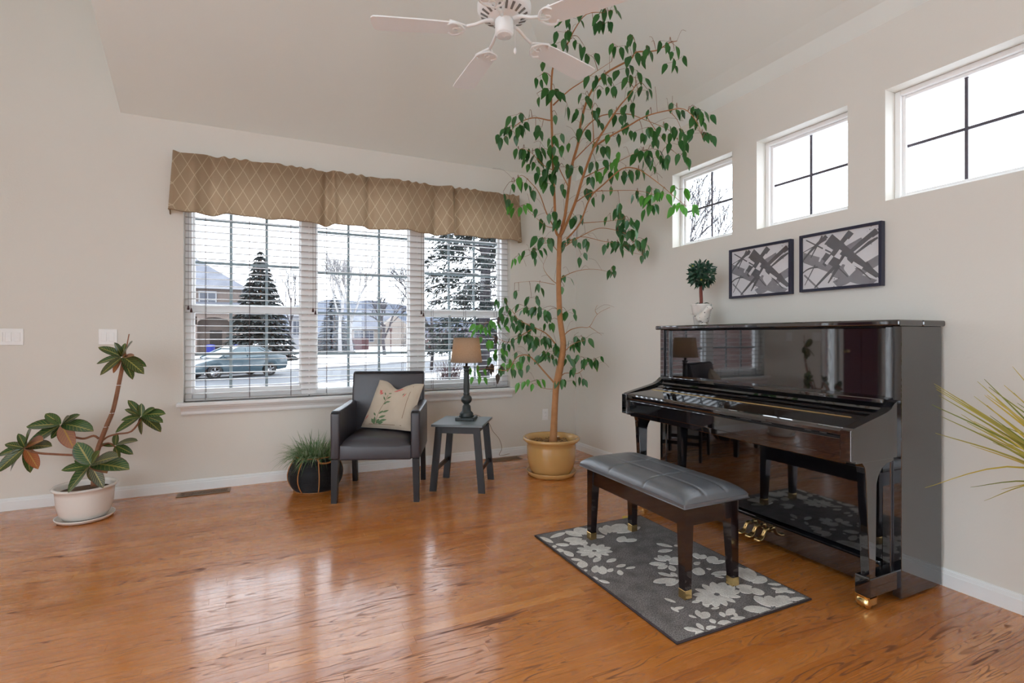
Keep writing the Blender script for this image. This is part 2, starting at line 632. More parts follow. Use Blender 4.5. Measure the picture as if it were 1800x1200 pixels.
# ------------------------------------------------------------------ baseboards
def baseboard(name, axis, a0, a1, gaps=()):
    mb = MB()
    segs, p = [], a0
    for g0, g1 in gaps:
        segs.append((p, g0)); p = g1
    segs.append((p, a1))
    for s0, s1 in segs:
        for h0, h1, t in ((0, .062, .014), (.062, .078, .010), (.078, .086, .006)):
            if axis == 'y':
                mb.box(s0, s1, YW - t, YW, h0, h1)
            else:
                mb.box(XW - t, XW, s0, s1, h0, h1)
    struct(mb, name, M['trim'])


baseboard('baseboard_back', 'y', XLEFT, XW - .014, [(-3.58 + DS, -1.66 + DS)])
baseboard('baseboard_right', 'x', YREAR, YW)

# ------------------------------------------------------------------ main window
fr = MB()
FY0, FY1 = 4.835, 4.905
fr.box(WX0, -0.585, FY0 - .02, FY1, WZ0, WZ1, .004)
fr.box(2.135, WX1, FY0 - .02, FY1, WZ0, WZ1, .004)
fr.box(0.225, 0.355, FY0 - .03, FY1, WZ0, WZ1, .006)
fr.box(1.180, 1.327, FY0 - .03, FY1, WZ0, WZ1, .006)
fr.box(WX0 + .049, 2.135, FY0, FY1 - .002, WZ0, WZ0 + .05, .003)
fr.box(WX0 + .049, 2.135, FY0, FY1 - .002, WZ1 - .05, WZ1, .003)
win = struct(fr, 'window_1', M['frame'])


def sash(x0, x1, z0, z1, y0, vx, hz, rail=.035, wid=.0):
    s = MB()
    s.box(x0 - .012, x0 + wid + .012, y0, y0 + .03, z0, z1, .002)
    s.box(x1 - wid - .012, x1 + .012, y0, y0 + .03, z0, z1, .002)
    s.box(x0 + .012, x1 - .012, y0, y0 + .03, z0, z0 + rail, .002)
    s.box(x0 + .012, x1 - .012, y0, y0 + .03, z1 - rail, z1, .002)
    so = s.build('sash', M['frame'], win)
    for vx_ in vx:
        MB().box(vx_ - .011, vx_ + .011, y0 + .010, y0 + .020, z0 + rail, z1 - rail).build('muntin', M['grid'], so)
    for hz_ in hz:
        MB().box(x0 + .012, x1 - .012, y0 + .0095, y0 + .0205, hz_ - .011, hz_ + .011).build('muntin', M['grid'], so)
    MB().box(x0 + .01, x1 - .01, y0 + .0225, y0 + .0265, z0 + .01, z1 - .01).build('pane', M['glass'], so)


def thirds(a, b):
    return [a + (b - a) / 3, a + 2 * (b - a) / 3]


sash(-0.579, 0.225, 1.410, 2.55, 4.868, thirds(-.579, .225), [1.825, 2.18], .075)
sash(-0.579, 0.225, 0.735, 1.475, 4.838, thirds(-.579, .225), [1.075], .06)
sash(0.355, 1.180, 0.735, 2.55, 4.85, thirds(.355, 1.18), [1.065, 1.427, 1.787, 2.15], .03)
sash(1.327, 2.122, 1.410, 2.55, 4.868, thirds(1.327, 2.122), [1.835, 2.17], .075)
sash(1.327, 2.122, 0.735, 1.485, 4.838, thirds(1.327, 2.122), [1.080], .06)
# stool and apron
mb = MB()
mb.box(-0.672, 2.243, 4.672, 4.90, .672, WZ0, .006, 2)
prof = [(4.748, .600), (4.728, .600), (4.722, .612), (4.722, .630), (4.712, .648), (4.700, .660), (4.696, .673), (4.748, .673)]
mb.prism(prof, 'x', -0.645, 2.216)
struct(mb, 'trim_1', M['trim'])

# clerestory windows
for k, (a, b) in enumerate(clere):
    f = MB()
    X0, X1 = XW + .085, XW + .15
    w = .028
    f.box(X0, X1, a, a + w, CZ0, CZ1, .003)
    f.box(X0, X1, b - w, b, CZ0, CZ1, .003)
    f.box(X0, X1, a + w, b - w, CZ0, CZ0 + w, .003)
    f.box(X0, X1, a + w, b - w, CZ1 - w, CZ1, .003)
    wo = struct(f, 'window_%d' % (k + 2), M['frame'])
    g = MB()
    i = .045
    g.box(X0 + .02, X1 - .01, a + w, a + i, CZ0 + w, CZ1 - w, .002)
    g.box(X0 + .02, X1 - .01, b - i, b - w, CZ0 + w, CZ1 - w, .002)
    g.box(X0 + .02, X1 - .01, a + i, b - i, CZ0 + w, CZ0 + i, .002)
    g.box(X0 + .02, X1 - .01, a + i, b - i, CZ1 - i, CZ1 - w, .002)
    g.build('sash', M['frame'], wo)
    MB().box(X0 + .036, X0 + .044, (a + b) / 2 - .007, (a + b) / 2 + .007, CZ0 + i, CZ1 - i).build('muntin', M['dark_grid'], wo)
    MB().box(X0 + .035, X0 + .045, a + i, b - i, (CZ0 + CZ1) / 2 - .007, (CZ0 + CZ1) / 2 + .007).build('muntin', M['dark_grid'], wo)
    MB().box(X0 + .047, X0 + .051, a + w, b - w, CZ0 + w, CZ1 - w).build('pane', M['glass'], wo)

# unseen windows added behind and left of the camera, sized to light the room
for k, (a, b, z0, z1) in enumerate(rear_open):
    f = MB()
    w = .05
    for p, q in ((a, a + w), (b - w, b), ((a + b) / 2 - .03, (a + b) / 2 + .03)):
        f.box(p, q, YREAR - .12, YREAR - .05, z0, z1)
    f.box(a, b, YREAR - .115, YREAR - .055, z0, z0 + w)
    f.box(a, b, YREAR - .115, YREAR - .055, z1 - w, z1)
    wo = struct(f, 'window_%d' % (k + 5), M['frame'])
    MB().box(a, b, YREAR - .088, YREAR - .082, z0, z1).build('pane', M['glass'], wo)
for k, (a, b, z0, z1) in enumerate(left_open):
    f = MB()
    w = .05
    for p, q in ((a, a + w), (b - w, b), ((a + b) / 2 - .02, (a + b) / 2 + .02)):
        f.box(XLEFT - .08, XLEFT - .02, p, q, z0, z1)
    f.box(XLEFT - .075, XLEFT - .025, a, b, z0, z0 + w)
    f.box(XLEFT - .075, XLEFT - .025, a, b, z1 - w, z1)
    wo = struct(f, 'window_%d' % (k + 7), M['frame'])
    MB().box(XLEFT - .053, XLEFT - .047, a, b, z0, z1).build('pane', M['glass'], wo)

# front door with sidelights (seen mirrored in the piano)
M['door'] = simple('plum_door_paint', (0.13, 0.035, 0.06, 1), 0.35)
d = MB()
d.box(-3.07, -2.15, YW + .03, YW + .075, 0.001, 1.62)
d.box(-3.07, -2.91, YW + .03, YW + .075, 1.62, 2.07)
d.box(-2.68, -2.54, YW + .03, YW + .075, 1.62, 2.07)
d.box(-2.31, -2.15, YW + .03, YW + .075, 1.62, 2.07)
d.box(-2.91, -2.31, YW + .03, YW + .075, 1.98, 2.07)
d.v = [(x_ + DS, y_, z_) for x_, y_, z_ in d.v]
do = struct(d, 'door_1', M['door'])
for a in (-2.95 + DS, -2.55 + DS):
    MB().box(a + .04, a + .32, YW + .018, YW + .03, .25, 1.30, .008).build('door_panel', M['door'], do)
for a in (-2.91 + DS, -2.54 + DS):
    MB().box(a, a + .23, YW + .05, YW + .055, 1.62, 1.98).build('pane', M['glass'], do)
kn = MB().lathe([(.0, 0), (.03, .004), (.03, .012), (.012, .02), (.012, .04), (.028, .055), (.02, .075), (0, .08)], n=16)
ko = kn.build('door_knob', M['brass'], do)
ko.location = (-2.23 + DS, YW + .03, 1.0)
ko.rotation_euler = (R(90), 0, 0)
for nm, (a, b, z0, z1) in zip(('window_11', 'window_12'), (door_holes[0], door_holes[2])):
    f = MB()
    w = .05
    f.box(a, a + w, YW + .03, YW + .1, z0, z1)
    f.box(b - w, b, YW + .03, YW + .1, z0, z1)
    f.box(a + w, b - w, YW + .03, YW + .1, z0, z0 + .15)
    f.box(a + w, b - w, YW + .03, YW + .1, z1 - w, z1)
    wo = struct(f, nm, M['frame'])
    MB().box(a, b, YW + .06, YW + .065, z0, z1).build('pane', M['glass'], wo)
    for i in range(6):
        zc = z0 + .3 + i * .3
        cxx = (a + b) / 2
        MB().tube([(cxx, YW + .055, zc - .13), (cxx + .07, YW + .055, zc), (cxx, YW + .055, zc + .13), (cxx - .07, YW + .055, zc)],
                  .005, 6, closed=True).build('leaded_diamond', M['dark_grid'], wo)
mb = MB()
for a, b in ((-3.58, -3.50), (-3.16, -3.08), (-2.14, -2.06), (-1.74, -1.66)):
    mb.box(a + DS, b + DS, YW - .018, YW + .02, 0, 2.08, .003)
mb.box(-3.58 + DS, -1.66 + DS, YW - .018, YW + .02, 2.08, 2.16, .003)
struct(mb, 'trim_2', M['trim'])

# ------------------------------------------------------------------ blinds
M['slat'] = simple('white_blind_slat', (0.52, 0.51, 0.50, 1), 0.45)
M['cord'] = simple('brown_blind_cord', (0.07, 0.035, 0.03, 1), 0.7)
M['tassel'] = simple('dark_wood_tassel', (0.05, 0.015, 0.015, 1), 0.4)
blind_x = [(-0.626, 0.286), (0.296, 1.246), (1.256, 2.197)]
bl_lab = ['white slatted blind over the left window unit, above the basket plant',
          'white slatted blind over the middle window unit, behind the armchair',
          'white slatted blind over the right window unit, behind the lamp']
SY = 4.792
for (x0, x1), lab in zip(blind_x, bl_lab):
    root = thing('window_blind', lab, 'blind', ((x0 + x1) / 2, SY, WZ0), 0, 'white slatted blinds of the front window')
    hw = (x1 - x0) / 2
    H0 = WZ1 - WZ0
    MB().box(-hw, hw, -.026, .026, H0 - .055, H0 - .002, .003).build('headrail', M['slat'], root)
    MB().box(-hw, hw, -.024, .024, .002, .020, .004).build('bottom_rail', M['slat'], root)
    sl = MB()
    n = 4
    vs_, fs = [], []
    for i in range(n + 1):
        yy = -.0255 + .051 * i / n
        zz = .0035 * (1 - (yy / .0255) ** 2)
        vs_ += [(-hw, yy, zz), (hw, yy, zz), (hw, yy, zz - .0028), (-hw, yy, zz - .0028)]
    for i in range(n):
        a, b = i * 4, i * 4 + 4
        fs += [(a, a + 1, b + 1, b), (a + 3, b + 3, b + 2, a + 2), (a, b, b + 3, a + 3), (a + 1, a + 2, b + 2, b + 1)]
    fs += [(0, 3, 2, 1), (n * 4, n * 4 + 1, n * 4 + 2, n * 4 + 3)]
    sl.add(vs_, fs)
    so = None
    z = .062
    while z < H0 - .07:
        if so is None:
            so = sl.build('slat', M['slat'], root)
            me = so.data
        else:
            so = link('slat', me, root)
        so.location = (0, 0, z)
        so.rotation_euler = (R(2), 0, 0)
        z += .0542
    for px in (-hw + .14, 0, hw - .14):
        for yy in (-.0285, .0285):
            MB().tube([(px, yy, .01), (px, yy, H0 - .05)], .0016, 5).build('ladder_cord', M['cord'], root)
    for q, zt in ((-hw + .025, .74), (-hw + .045, .72)):
        t = MB().tube([(q, -.034, zt + .02), (q, -.034, H0 - .05)], .0012, 5)
        co = t.build('pull_cord', M['cord'], root)
        MB().lathe([(.0, .035), (.004, .034), (.009, .008), (.008, .0), (0, 0)], (q, -.034, zt - .01), 10).build('tassel', M['tassel'], co)

# ------------------------------------------------------------------ valance
def valance_mat():
    t = NT('tan_diamond_fabric')
    tc = t.n('ShaderNodeTexCoord')
    sp = t.n('ShaderNodeSeparateXYZ')
    t.l(tc.outputs['UV'], sp.inputs[0])
    U = t.math('MULTIPLY', sp.outputs[0], 33.0)
    V = t.math('MULTIPLY', sp.outputs[1], 2.7)
    a = t.math('ABSOLUTE', t.math('SUBTRACT', t.math('FRACT', t.math('ADD', U, V)), 0.5))
    b = t.math('ABSOLUTE', t.math('SUBTRACT', t.math('FRACT', t.math('SUBTRACT', U, V)), 0.5))
    ln = t.math('LESS_THAN', t.math('MINIMUM', a, b), 0.026)
    c = t.mix(ln, srgb(172, 148, 120), srgb(204, 186, 156))
    t.base(c)
    t.set(Roughness=0.85)
    t.bump(t.noise(t.coord('UV', (900, 160, 1)), 1.0, 2), 0.15, 0.002)
    translucent(t, c, 0.33)
    return t.mat


M['valance'] = valance_mat()
root = thing('window_valance', 'tan diamond-patterned fabric valance gathered on a rod above the front window', 'valance', (0.79, YW, 2.20))
VX0, VX1, VY = -0.690, 2.262, 4.655
rngv = random.Random(3)
folds = [(0.075, .010, .018), (0.112, .016, -.028), (0.145, .010, .02), (0.385, .012, -.05), (0.402, .010, .035), (0.50, .010, -.035),
         (0.60, .02, .012), (0.695, .012, -.03), (0.742, .009, .045), (0.757, .008, -.04), (0.835, .018, .015), (0.92, .02, -.012), (0.27, .03, .012)]


def val_pt(u, v):                        # u along with returns, v 0 = top, 1 = hem
    ret = 0.03
    if u < ret:
        x, y = VX0, YW - (YW - VY) * (u / ret)
        w = 0.2
    elif u > 1 - ret:
        x, y = VX1, YW - (YW - VY) * ((1 - u) / ret)
        w = 0.2
    else:
        s = (u - ret) / (1 - 2 * ret)
        x, y, w = VX0 + (VX1 - VX0) * s, VY, 1.0
        w = min(1.0, s * 20, (1 - s) * 20)
    gather = .0055 * math.sin(u * 210 + 2 * math.sin(u * 31)) * math.exp(-v * 5)
    wave = .017 * math.sin(u * 34 + math.sin(u * 13)) * (0.3 + 0.7 * v)
    fd = sum(a * math.exp(-((u - c_) / w_) ** 2) for c_, w_, a in folds) * 1.4 * (0.45 + 0.55 * v)
    dy = gather + (wave + fd) * w
    top = 2.642 + .006 * math.sin(u * 160 + 3 * math.sin(u * 40))
    pinch = .006 * math.exp(-((v - .16) / .03) ** 2)
    hem = 2.187 + .008 * math.sin(u * 42 + 1.0) + .004 * math.sin(u * 95)
    if u < .004:
        hem -= .02
    z = top + (hem - top) * v
    flare = .03 * v * ((u < ret) * -1 + (u > 1 - ret) * 1)
    return (x + flare - 0.79, y - dy + pinch * 1.4 - YW, z - 2.20)


mb = MB().grid(val_pt, 420, 16)
mb.build('fabric', M['valance'], root)
mb = MB().grid(lambda u, v: (lambda p: (p[0], p[1] + .004, p[2]))(val_pt(u, v * .17)), 420, 3)
mb.build('rod_pocket', M['valance'], root)
mb = MB().tube([val_pt(i / 420, 1.0) for i in range(421)], .004, 5)
mb.build('hem', M['valance'], root)
rd = MB().tube([(VX0 + .03 - .79, 0, .395), (VX0 + .03 - .79, -.022, .395), (VX1 - .03 - .79, -.022, .395), (VX1 - .03 - .79, 0, .395)], .007, 8)
rd.build('curtain_rod', M['trim'], root)

# ------------------------------------------------------------------ wall plates, vents, sensor
def plate(px, py, gangs, label, toggles=True):
    p = ray(px, py)
    D = YW / p.y
    c = at(px, py, D)
    w = .035 + .046 * (gangs - .28)
    root = thing('light_switch' if toggles else 'wall_outlet', label, 'switch' if toggles else 'outlet', (c.x, YW, c.z))
    MB().box(-w / 2, w / 2, -.006, 0, -.058, .058, .003, 2).build('cover_plate', M['plastic'], root)
    for i in range(gangs):
        xo = (i - (gangs - 1) / 2) * .046
        if toggles:
            MB().box(xo - .0165, xo + .0165, -.0095, -.004, -.033, .033, .0015).build('rocker', M['plastic'], root)
        else:
            for zz in (-.02, .02):
                s = MB().lathe([(.0165, 0), (.0165, .004), (.015, .0055), (0, .0055)], n=20)
                so = s.build('socket', M['plastic'], root)
                so.location = (xo, -.004, zz)
                so.rotation_euler = (R(90), 0, 0)
                sl = MB()
                for q in (-.006, .006):
                    sl.box(xo + q - .0012, xo + q + .0012, -.0101, -.009, zz - .001, zz + .008)
                sl.build('socket_slot', M['dark_grid'], so)
                sl_o = bpy.data.objects[so.children[0].name]
                sl_o.matrix_parent_inverse = Matrix.LocRotScale(so.location, so.rotation_euler, None).inverted()
    return root


plate(190, 592, 2, 'white double light switch above the croton plant')
plate(8, 592, 4, 'wide white multi-gang light switch at the left edge of the wall')
plate(958, 728, 1, 'white wall outlet left of the ficus trunk', False)
c = at(1006, 409, 5.5)
ms_root = thing('motion_sensor', 'small pale motion sensor high in the room corner behind the ficus', 'sensor', (2.945, YW, c.z))
MB().box(-.03, .03, -.045, -.001, -.06, .06, .008, 2).build('sensor_body', M['plastic'], ms_root)
MB().box(-.022, .022, -.049, -.044, -.035, .01, .003, 2).build('sensor_lens', M['paper'], ms_root)


def vent(x0, x1, label):
    root = thing('floor_register', label, 'vent', ((x0 + x1) / 2, 4.635, 0.0005), 0, 'brown floor registers')
    w = (x1 - x0) / 2
    b = MB()
    b.box(-w, w, -.062, -.045, 0, .005, .0015)
    b.box(-w, w, .045, .062, 0, .005, .0015)
    b.box(-w, -w + .02, -.045, .045, 0, .005)
    b.box(w - .02, w, -.045, .045, 0, .005)
    b.box(-w, w, -.004, .004, 0, .0045)
    b.build('register_frame', M['vent'], root)
    MB().box(-w + .01, w - .01, -.05, .05, 0, .001).build('register_opening', M['piano_satin'], root)
    n = int((2 * w - .04) / .011)
    me = None
    for i in range(n):
        q = -w + .022 + i * .011
        if me is None:
            o = MB().box(-.0028, .0028, -.045, .045, .001, .0042).build('louver', M['vent'], root)
            me = o.data
        else:
            o = link('louver', me, root)
        o.location.x = q + .003


vent(-0.66, -0.30, 'brown slotted floor register left of the basket plant')
vent(1.90, 2.26, 'brown slotted floor register beside the ficus pot')


def wb(mb, name, mat, root, **kw):       # mesh given in world coordinates under an unrotated root
    o = mb.build(name, mat, root, **kw)
    o.location = -Vector(root.location)
    return o


# ------------------------------------------------------------------ upright piano
P = thing('upright_piano', 'glossy black upright piano against the right wall', 'piano', (2.62, 2.18, 0))
PY0, PY1 = 1.372, 2.988                 # right and left ends
B = M['piano']
for a in (PY0, PY1 - .038):
    wb(MB().box(2.62, 2.955, a, a + .038, .012, 1.268, .002), 'side_panel', B, P)
wb(MB().box(2.70, 2.95, PY0 + .038, PY1 - .038, .02, 1.268), 'back_panel', M['piano_satin'], P)
lid = wb(MB().box(2.583, 2.775, PY0 - .013, PY1 + .013, 1.268, 1.297, .008, 3), 'lid', B, P)
lb = MB().box(2.777, 2.966, PY0 - .013, PY1 + .013, 1.268, 1.297, .008, 3).build('lid_rear', B, lid)
hg = MB()
for yy in (PY0 + .20, 2.18, PY1 - .10):
    hg.box(2.755, 2.80, yy - .03, yy + .03, 1.297, 1.300)
hg.build('lid_hinge', M['brass'], lid)
wb(MB().box(2.652, 2.672, PY0 + .078, PY1 - .078, .925, 1.262, .003), 'upper_panel', B, P)
for a in (PY0 + .04, PY1 - .078):
    wb(MB().box(2.632, 2.67, a, a + .036, .925, 1.266, .003), 'pilaster', B, P)
wb(MB().box(2.655, 2.70, PY0 + .038, PY1 - .038, .60, 1.268), 'case_interior', M['piano_satin'], P)
wb(MB().box(2.578, 2.668, PY0 + .055, PY1 - .055, .905, .928, .005, 2), 'music_ledge', B, P)
# cheeks
ck = [(2.66, .925), (2.615, .925), (2.596, .915), (2.568, .893), (2.535, .878), (2.497, .868), (2.40, .846), (2.30, .823),
      (2.280, .818), (2.271, .808), (2.270, .795), (2.270, .672), (2.30, .672), (2.30, .662), (2.66, .662)]
for a, b in ((PY0 + .010, PY0 + .055), (PY1 - .055, PY1 - .010)):
    c = wb(MB().prism(ck, 'y', a, b, .003, 2), 'cheek', B, P)
    MB().box(2.262, 2.272, a - .002, b + .002, .675, .812, .003, 2).build('cheek_block', B, c)
ia, ib = PY0 + .055, PY1 - .055
wb(MB().box(2.279, 2.31, ia, ib, .690, .768, .003, 2), 'key_slip', B, P)
wb(MB().box(2.30, 2.64, ia, ib, .655, .700, .003), 'keybed', B, P)
wb(MB().box(2.285, 2.62, ia, ib, .765, .778), 'key_gap', M['piano_satin'], P)
fb = [(2.275, .778), (2.271, .786), (2.271, .802), (2.277, .813), (2.288, .818), (2.44, .842), (2.445, .832), (2.30, .790)]
fo = wb(MB().prism(fb, 'y', ia, ib, .0015), 'fallboard', B, P)
MB().box(2.4395, 2.4475, ia + .06, ib - .06, .838, .8455, .001).build('fallboard_hinge', M['brass'], fo)
fr2 = [(2.447, .832), (2.447, .8425), (2.52, .858), (2.57, .876), (2.60, .905), (2.63, .905), (2.63, .832)]
wb(MB().prism(fr2, 'y', ia, ib), 'fallboard_rear', B, P)
# lower case
wb(MB().box(2.612, 2.64, PY0 + .075, PY1 - .075, .165, .655, .003), 'lower_panel', B, P)
for a in (PY0 + .038, PY1 - .076):
    wb(MB().box(2.605, 2.66, a, a + .036, .03, .66, .003), 'lower_stile', B, P)
wb(MB().box(2.588, 2.64, PY0 + .075, PY1 - .075, .138, .162, .006, 2), 'bottom_rail', B, P)
wb(MB().box(2.602, 2.63, PY0 + .075, PY1 - .075, .030, .138, .002), 'kickboard', B, P)
lg = [(2.34, .672), (2.352, .655), (2.366, .640), (2.374, .615), (2.378, .57), (2.404, .14), (2.447, .14), (2.455, .56), (2.468, .592),
      (2.492, .622), (2.528, .640), (2.585, .650), (2.585, .672)]
for s_ in (0, 1):
    a = PY0 + .013 if s_ == 0 else PY1 - .053
    l = wb(MB().prism(lg, 'y', a, a + .040, .002), 'leg', B, P)
    ta = PY0 + .010 if s_ == 0 else PY1 - .078
    t = wb(MB().box(2.402, 2.632, ta, ta + .068, .056, .140, .003), 'toe_block', B, P)
    MB().box(2.394, 2.455, ta + .004, ta + .064, .134, .146, .003).build('toe_cap', B, t)
    ym = ta + .034
    ca = MB()
    ca.box(2.402, 2.455, ta + .002, ta + .008, .022, .058)
    ca.box(2.402, 2.455, ta + .060, ta + .066, .022, .058)
    ca.box(2.400, 2.458, ta + .002, ta + .066, .052, .057)
    cst = ca.build('caster_fork', M['brass'], t)
    w = MB()
    n = 20
    vs_, fs = [], []
    for j, (yy, r_) in enumerate(((ta + .009, .0), (ta + .009, .022), (ta + .013, .026), (ta + .055, .026), (ta + .059, .022), (ta + .059, .0))):
        for i in range(n):
            q = 2 * math.pi * i / n
            vs_.append((2.420 + r_ * math.cos(q), yy, .0265 + r_ * math.sin(q)))
    for j in range(5):
        for i in range(n):
            k = (i + 1) % n
            fs.append((j * n + i, j * n + k, (j + 1) * n + k, (j + 1) * n + i))
    w.add(vs_, fs, True)
    w.build('caster_wheel', M['brass'], t)
for yy in (2.172, 2.110, 2.048):
    path = [(2.605, yy, .100), (2.585, yy, .112), (2.568, yy, .108), (2.556, yy, .090), (2.545, yy, .074), (2.525, yy, .064),
            (2.505, yy, .062), (2.488, yy, .062)]
    rr = [.008, .011, .012, .010, .011, .014, .017, .010]
    pm = MB().tube(path, rr, 12)
    pm.v = [(x_, yy + (y_ - yy) * (1.25 if x_ < 2.54 else 1.0), z_ if x_ > 2.54 else .062 + (z_ - .062) * .6) for x_, y_, z_ in pm.v]
    wb(pm, 'pedal', M['brass'], P)

# ------------------------------------------------------------------ rug
def rug_mat(name, dark, lite):
    t = NT(name)
    n1 = t.noise(t.coord(), 170, 2, 0.7)
    n2 = t.noise(t.coord(), 14, 4)
    c = t.mix(t.ramp(n1, [(0.35, 0.0), (0.65, 1.0)]), dark, lite)
    c = t.mix(t.ramp(n2, [(0.42, 0.0), (0.7, 0.5)]), c, tuple(x * 0.6 for x in dark[:3]) + (1,))
    t.base(c)
    t.set(Roughness=0.95)
    t.bump(n1, 0.8, 0.006)
    return t.mat


M['rug'] = rug_mat('grey_rug_pile', (0.10, 0.09, 0.088, 1), (0.34, 0.32, 0.31, 1))
M['rug_cream'] = rug_mat('cream_rug_pile', (0.72, 0.70, 0.65, 1), (0.92, 0.90, 0.85, 1))
M['rug_edge'] = simple('rug_binding', (0.045, 0.032, 0.036, 1), 0.9)
RX0, RX1, RY0, RY1, RZ = 1.447, 2.257, 1.553, 2.766, .012
rug = thing('area_rug', 'small grey rug with cream flowers under the piano bench', 'rug', ((RX0 + RX1) / 2, (RY0 + RY1) / 2, 0))
wb(MB().box(RX0 + .006, RX1 - .006, RY0 + .006, RY1 - .006, .001, RZ, .003), 'pile', M['rug'], rug)
eb = MB()
eb.tube([(RX0 + .004, RY0 + .004, .0062), (RX1 - .004, RY0 + .004, .0062), (RX1 - .004, RY1 - .004, .0062), (RX0 + .004, RY1 - .004, .0062)], .0058, 8, closed=True)
wb(eb, 'binding', M['rug_edge'], rug)


def zr(x, y):                            # crop pixel of the rug -> photo pixel -> point on the pile
    p = fl(930 + .2833 * x, 900 + .2833 * y, RZ)
    return Vector((min(max(p.x, RX0 + .012), RX1 - .012), min(max(p.y, RY0 + .012), RY1 - .012), RZ))


def petal(mb, b, t, wr):
    b, t = zr(*b), zr(*t)
    d = t - b
    L = max(d.length, .02)
    d = d.normalized()
    s_ = Vector((-d.y, d.x, 0))
    w = L * wr * .5
    pr_ = [(0, .0), (.12, .45), (.32, .85), (.58, 1.0), (.8, .8), (.93, .4), (1.0, .0)]
    top = []
    for k, (q, ww) in enumerate(pr_):
        top.append(b + d * (L * q) + s_ * (w * ww))
    for q, ww in pr_[-2:0:-1]:
        top.append(b + d * (L * q) - s_ * (w * ww))
    top = [Vector((min(max(p.x, RX0 + .012), RX1 - .012), min(max(p.y, RY0 + .012), RY1 - .012), p.z)) for p in top]
    n = len(top)
    hz = random.uniform(.0010, .0030)
    vs_ = [p + Vector((0, 0, -.002)) for p in top] + [p + Vector((0, 0, hz)) for p in top]
    fs = [tuple(range(n, 2 * n))] + [(i, (i + 1) % n, n + (i + 1) % n, n + i) for i in range(n)]
    # orientation is sorted out below
    mb.add(vs_, fs)


def motif(petals):
    mb = MB()
    for b, t, w in petals:
        petal(mb, b, t, w)
    bm = bmesh.new()
    bv = [bm.verts.new(v) for v in mb.v]
    for q in mb.f:
        try:
            bm.faces.new([bv[i] for i in q])
        except ValueError:
            pass
    bmesh.ops.recalc_face_normals(bm, faces=bm.faces[:])
    out = MB().bm(bm)
    return wb(out, 'flower', M['rug_cream'], rug)


def daisy(c, rx, ry, n, a0=0, w=.38):
    return [((c[0] + .12 * rx * math.cos(a0 + 2 * math.pi * i / n), c[1] + .12 * ry * math.sin(a0 + 2 * math.pi * i / n)),
             (c[0] + rx * math.cos(a0 + 2 * math.pi * i / n), c[1] + ry * math.sin(a0 + 2 * math.pi * i / n)), w) for i in range(n)]


motif([((330, 165), (215, 175), .62), ((330, 150), (225, 118), .55), ((340, 140), (300, 92), .75), ((350, 140), (375, 100), .6),
       ((355, 175), (250, 200), .45), ((365, 150), (470, 150), .55), ((340, 175), (330, 205), .8)])
motif(daisy((405, 240), 115, 44, 11, .1, .42))
motif([((150, 190), (60, 155), .35), ((160, 205), (130, 225), .8), ((165, 200), (250, 205), .5), ((190, 225), (160, 255), .9), ((215, 240), (275, 275), .5),
       ((130, 160), (225, 125), .3)])
motif([((500, 130), (480, 80), .5), ((520, 125), (590, 72), .6), ((480, 140), (440, 95), .4), ((545, 130), (620, 118), .35), ((580, 130), (690, 90), .3),
       ((580, 180), (670, 170), .5), ((590, 150), (560, 185), .6)])
motif([((330, 300), (260, 290), .5), ((332, 302), (330, 345), .7)])
motif([((400, 310), (440, 280), .5), ((420, 330), (405, 375), .5), ((455, 335), (455, 385), .55),
       ((480, 310), (540, 290), .45), ((520, 350), (490, 370), .6), ((540, 340), (600, 325), .45), ((560, 360), (570, 390), .6), ((600, 350), (660, 340), .35)])
motif([((350, 355), (330, 372), .9)])
motif([((430, 420), (385, 405), .5), ((432, 422), (500, 440), .4)])
motif([((850, 320), (745, 320), .5), ((850, 305), (775, 285), .45), ((855, 300), (800, 268), .5), ((865, 300), (850, 268), .6), ((870, 320), (960, 300), .6),
       ((860, 330), (800, 350), .5), ((875, 330), (900, 365), .6), ((870, 310), (930, 280), .5)])
motif([((890, 215), (790, 195), .4), ((890, 235), (800, 245), .4), ((900, 210), (930, 205), .8), ((930, 240), (1000, 250), .4)])
motif([((900, 400), (800, 375), .4), ((910, 415), (770, 435), .4), ((920, 400), (880, 375), .6), ((930, 420), (850, 455), .4)])
motif([((1050, 290), (1030, 255), .6), ((1065, 290), (1090, 265), .6), ((1060, 310), (1025, 325), .6), ((1060, 345), (1045, 390), .7), ((1120, 315), (1150, 275), .6),
       ((1140, 320), (1215, 300), .4), ((1100, 350), (1130, 355), .7), ((1130, 385), (1250, 375), .4), ((1150, 395), (1210, 405), .5)])
motif(daisy((1165, 510), 150, 78, 13, .2, .40))
motif([((1370, 430), (1300, 340), .55), ((1380, 430), (1365, 345), .45), ((1390, 440), (1460, 400), .6), ((1385, 460), (1285, 465), .55), ((1400, 470), (1430, 515), .9),
       ((1380, 470), (1320, 500), .7)])
motif([((1480, 445), (1590, 440), .4), ((1500, 470), (1650, 500), .3), ((1530, 500), (1600, 470), .4)])
motif([((1500, 590), (1400, 520), .55), ((1510, 585), (1490, 520), .6), ((1530, 590), (1640, 560), .6), ((1500, 605), (1330, 600), .5), ((1510, 610), (1450, 640), .7),
       ((1540, 570), (1600, 520), .6), ((1610, 545), (1740, 548), .35)])
motif([((1060, 650), (1040, 610), .5), ((1070, 660), (1110, 620), .6), ((1040, 655), (990, 640), .5), ((1110, 590), (1085, 560), .7), ((1130, 600), (1180, 590), .4),
       ((1210, 650), (1190, 620), .7), ((1225, 640), (1270, 600), .45), ((1270, 620), (1290, 650), .5), ((1010, 560), (1060, 550), .5), ((960, 590), (900, 600), .4),
       ((910, 560), (840, 535), .35), ((930, 620), (880, 590), .4)])
